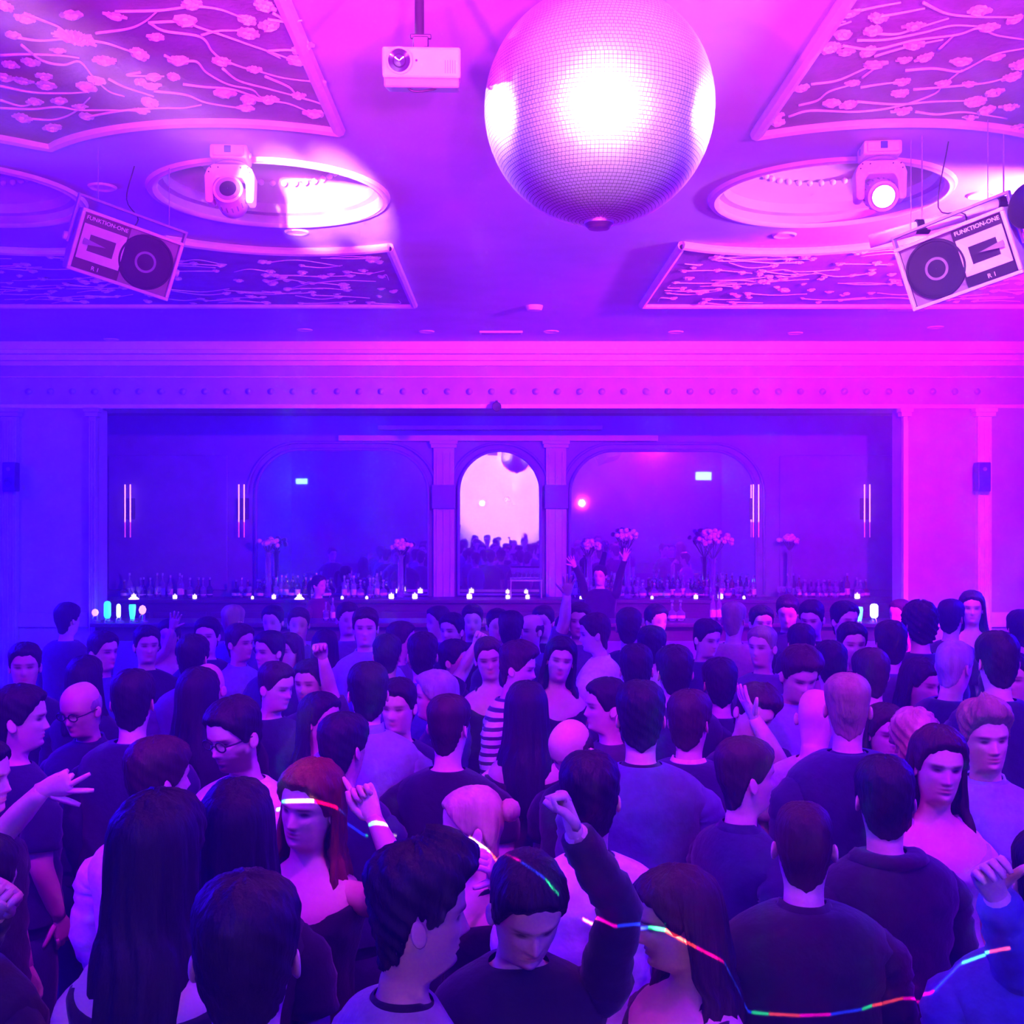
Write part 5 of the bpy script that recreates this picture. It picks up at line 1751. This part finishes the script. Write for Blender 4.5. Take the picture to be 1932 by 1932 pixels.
A(1180, 1146, 50, 170, hair='short', hcol='brown', top='jumper', tcol='navy', build=1.15, label='person in navy jumper, back turned, right of the white shirt')
A(1238, 1140, 44, 30, hair='short', top='t_shirt', tcol='violet', label='person in violet tee left of the two white bottles')
A(1206, 1214, 66, 176, hair='short', top='jacket', tcol='navy', label='person in navy jacket, back turned, behind the cream tee')
A(1282, 1216, 70, 184, hair='short', top='jacket', tcol='navy', build=1.2, label='person in navy jacket, back turned, below the two white bottles')
A(1330, 1166, 52, 30, head=(0, 10, 0), hair='short', top='hoodie', tcol='navy', build=1.2, label='person in navy hooded top under the flower vase')
A(1384, 1134, 50, 150, hair='crop', hcol='fair', top='shirt', tcol='pink', build=1.1, label='person in pink shirt, back turned, under the flower vase')
A(1350, 1240, 66, 182, hair='short', top='shirt', tcol='navy', build=1.2, label='person in navy shirt, back turned, below the pink shirt')
A(1446, 1142, 44, 4, hair='short', top='t_shirt', tcol='black', label='person in black tee facing the camera under the third sconce')
A(1440, 1180, 58, -40, hair='crop', hcol='fair', top='shirt', tcol='violet', label='person in violet shirt turned left, above the pale open shirt')
A(1484, 1120, 46, -20, head=(0, 14, 0), hair='short', top='t_shirt', tcol='navy', label='person in navy tee at the bar right of the third sconce')
A(1528, 1130, 48, -30, head=(0, 12, 0), hair='short', top='t_shirt', tcol='black', label='person in black tee at the bar left of the right taps')
A(1510, 1176, 52, 172, hair='short', top='shirt', tcol='white', build=1.15, label='person in white shirt, back turned, behind the pale open shirt')
A(1592, 1134, 50, 20, hair='short', top='t_shirt', tcol='charcoal', label='person in charcoal tee just left of the right green tap')
A(1548, 1234, 62, 70, hair='short', hcol='brown', top='t_shirt', tcol='charcoal', label='person in charcoal tee in profile behind the pale open shirt')
A(1610, 1174, 56, 0, hair='short', top='jacket', tcol='black', label='person in black jacket facing the camera under the right taps')
A(1572, 1208, 62, 178, hair='short', top='hoodie', tcol='navy', build=1.2, label='person in navy hooded top, back turned, under the right taps')
A(1652, 1222, 64, 186, hair='short', hcol='brown', top='shirt', tcol='navy', label='person in navy shirt, back turned, right of the right taps')
A(1686, 1170, 60, 175, hair='short', top='jacket', tcol='violet', build=1.1, label='person in violet jacket, back turned, by the right pilaster')
A(1698, 1130, 44, -60, hair='crop', hcol='brown', top='shirt', tcol='pink', label='person in pink shirt at the foot of the right pilaster')
A(1736, 1134, 60, 176, hair='curly', top='t_shirt', tcol='navy', label='person in navy tee, back turned, right of the right pilaster')
A(1796, 1130, 50, 140, hair='short', top='t_shirt', tcol='charcoal', label='person in charcoal tee against the right wall')
A(1832, 1114, 54, -20, female=True, hair='long', hlen=.2, top='dress', tcol='black', label='person in black dress against the right wall')
A(1872, 1190, 70, 178, hair='short', top='jumper', tcol='navy', build=1.2, label='person in navy jumper, back turned, above the pale polo shirt')
A(1916, 1232, 70, -40, hair='short', top='shirt', tcol='violet', label='person in violet shirt at the right edge, mid crowd')
A(1926, 1150, 50, 170, hair='short', top='jacket', tcol='black', label='person in black jacket by the right edge near the wall')

# ---------------- staff behind the bar
for px_, yt_, kw in ((1132, 1066, dict(yaw=-20, hair='short', top='shirt', tcol='black', arms={-1: ('px', (1098, 1095, 14), (1084, 1068, 14), 'open', (0, -1, 0)), 1: ('px', (1168, 1090, 14), (1178, 1056, 14), 'open', (0, -1, 0))}, label='person in black shirt behind the bar, both arms lifted')),
                     (602, 1084, dict(yaw=60, female=True, hair='tied', top='shirt', tcol='maroon', label='person in maroon shirt behind the bar under the left mirror'))):
    kw.update(px=px_, px0=px_, ytop=yt_, d=14.25, lo=1.5, hi=1.9)
    CROWD.append(kw)

# ---- keep neighbours from standing inside each other: slide along the line of sight
def xy(e):
    return (e['px'] - PX) * e['d'] / F, e['d']
for it in range(260):
    moved = False
    for i in range(len(CROWD)):
        for j in range(i + 1, len(CROWD)):
            a, b = CROWD[i], CROWD[j]
            (ax_, ay_), (bx_, by_) = xy(a), xy(b)
            need = .42 if min(a['d'], b['d']) > 5 else .46
            if (ax_ - bx_) ** 2 + (ay_ - by_) ** 2 < need * need:
                n_, f_ = (a, b) if a['d'] <= b['d'] else (b, a)
                for e, s_ in ((n_, -1), (f_, 1)):
                    nd = e['d'] + s_ * .02
                    h = HC - (e['ytop'] - PY) * nd / F
                    if e['lo'] - .08 <= h <= e['hi'] + .06 and 1.85 < nd < 12.2 and e['d'] < 14:
                        e['d'] = nd
                        moved = True
                l_, r_ = (a, b) if a['px'] <= b['px'] else (b, a)
                for e, s_ in ((l_, -1), (r_, 1)):
                    lim = 5 if e['d'] < 4 else 10
                    if abs(e['px'] + s_ * .5 - e['px0']) < lim:
                        e['px'] += s_ * .5
                        moved = True
    if not moved:
        break

for i, e in enumerate(CROWD):
    d = e['d']
    x = (e['px'] - PX) * d / F
    H = HC - (e['ytop'] - PY) * d / F - {'quiff': .045, 'curly': .03, 'bald': 0, 'balding': 0, 'buzz': .005}.get(e.get('hair'), .018)
    lod = 0 if d < 4.4 else (1 if d < 8.6 else 2)
    e.update(H=H, lod=lod, seed=100 + i, loc=(x, d, 0))
    c, s_ = math.cos(math.radians(e['yaw'])), math.sin(math.radians(e['yaw']))
    arms = {}
    for sd, sp in e.get('arms', {}).items():
        if not isinstance(sp, str):
            loc = []
            for iq, q in enumerate(sp[1:3]):
                w = W(q[0], q[1], d - (.06, .14)[iq])
                # keep the reach possible: pull the joint to the person's own depth
                dx, dy = w.x - x, w.y - d
                loc.append([c * dx + s_ * dy, -s_ * dx + c * dy, w.z])
            n_ = sp[4]
            nl = [c * n_[0] + s_ * n_[1], -s_ * n_[0] + c * n_[1], n_[2]]
            arms[sd] = (loc[0], loc[1], sp[3], nl)
            if len(sp) > 5:
                h_ = sp[5]
                arms[sd] += ([c * h_[0] + s_ * h_[1], -s_ * h_[0] + c * h_[1], h_[2]],)
        else:
            arms[sd] = sp
    e['arms'] = arms
    e.setdefault('build', 1.05)
    if d > 4.6:
        e['build'] = min(e['build'], 1.12)
    if i % 3 == 1:
        e.setdefault('skin', 1)
    root, P_ = build_person(e)
    if e.get('drink'):
        wr_, hd_, nr_ = P_.hands[e['drink'][0]]
        q_ = Matrix.Rotation(math.radians(e['yaw']), 3, 'Z') @ Vector(wr_ + hd_ * .085 + nr_ * .035)
        o_ = MB().lathe([(.001, -.05), (.030, -.05), (.034, .06), (.031, .06), (.027, -.042), (.001, -.042)], 14, cap=False).build('drinking_glass', 'glass', None, (q_.x + x, q_.y + d, q_.z), smooth=True)
        tag(o_, e['drink'][1], 'glass', 'drinks in hand')


# ================================================================== HAZE
vs = world.node_tree.nodes.new('ShaderNodeVolumeScatter')
vs.inputs['Color'].default_value = (1, 1, 1, 1)
vs.inputs['Density'].default_value = HAZE
vs.inputs['Anisotropy'].default_value = 0.2
world.node_tree.links.new(vs.outputs[0], world.node_tree.nodes['World Output'].inputs['Volume'])
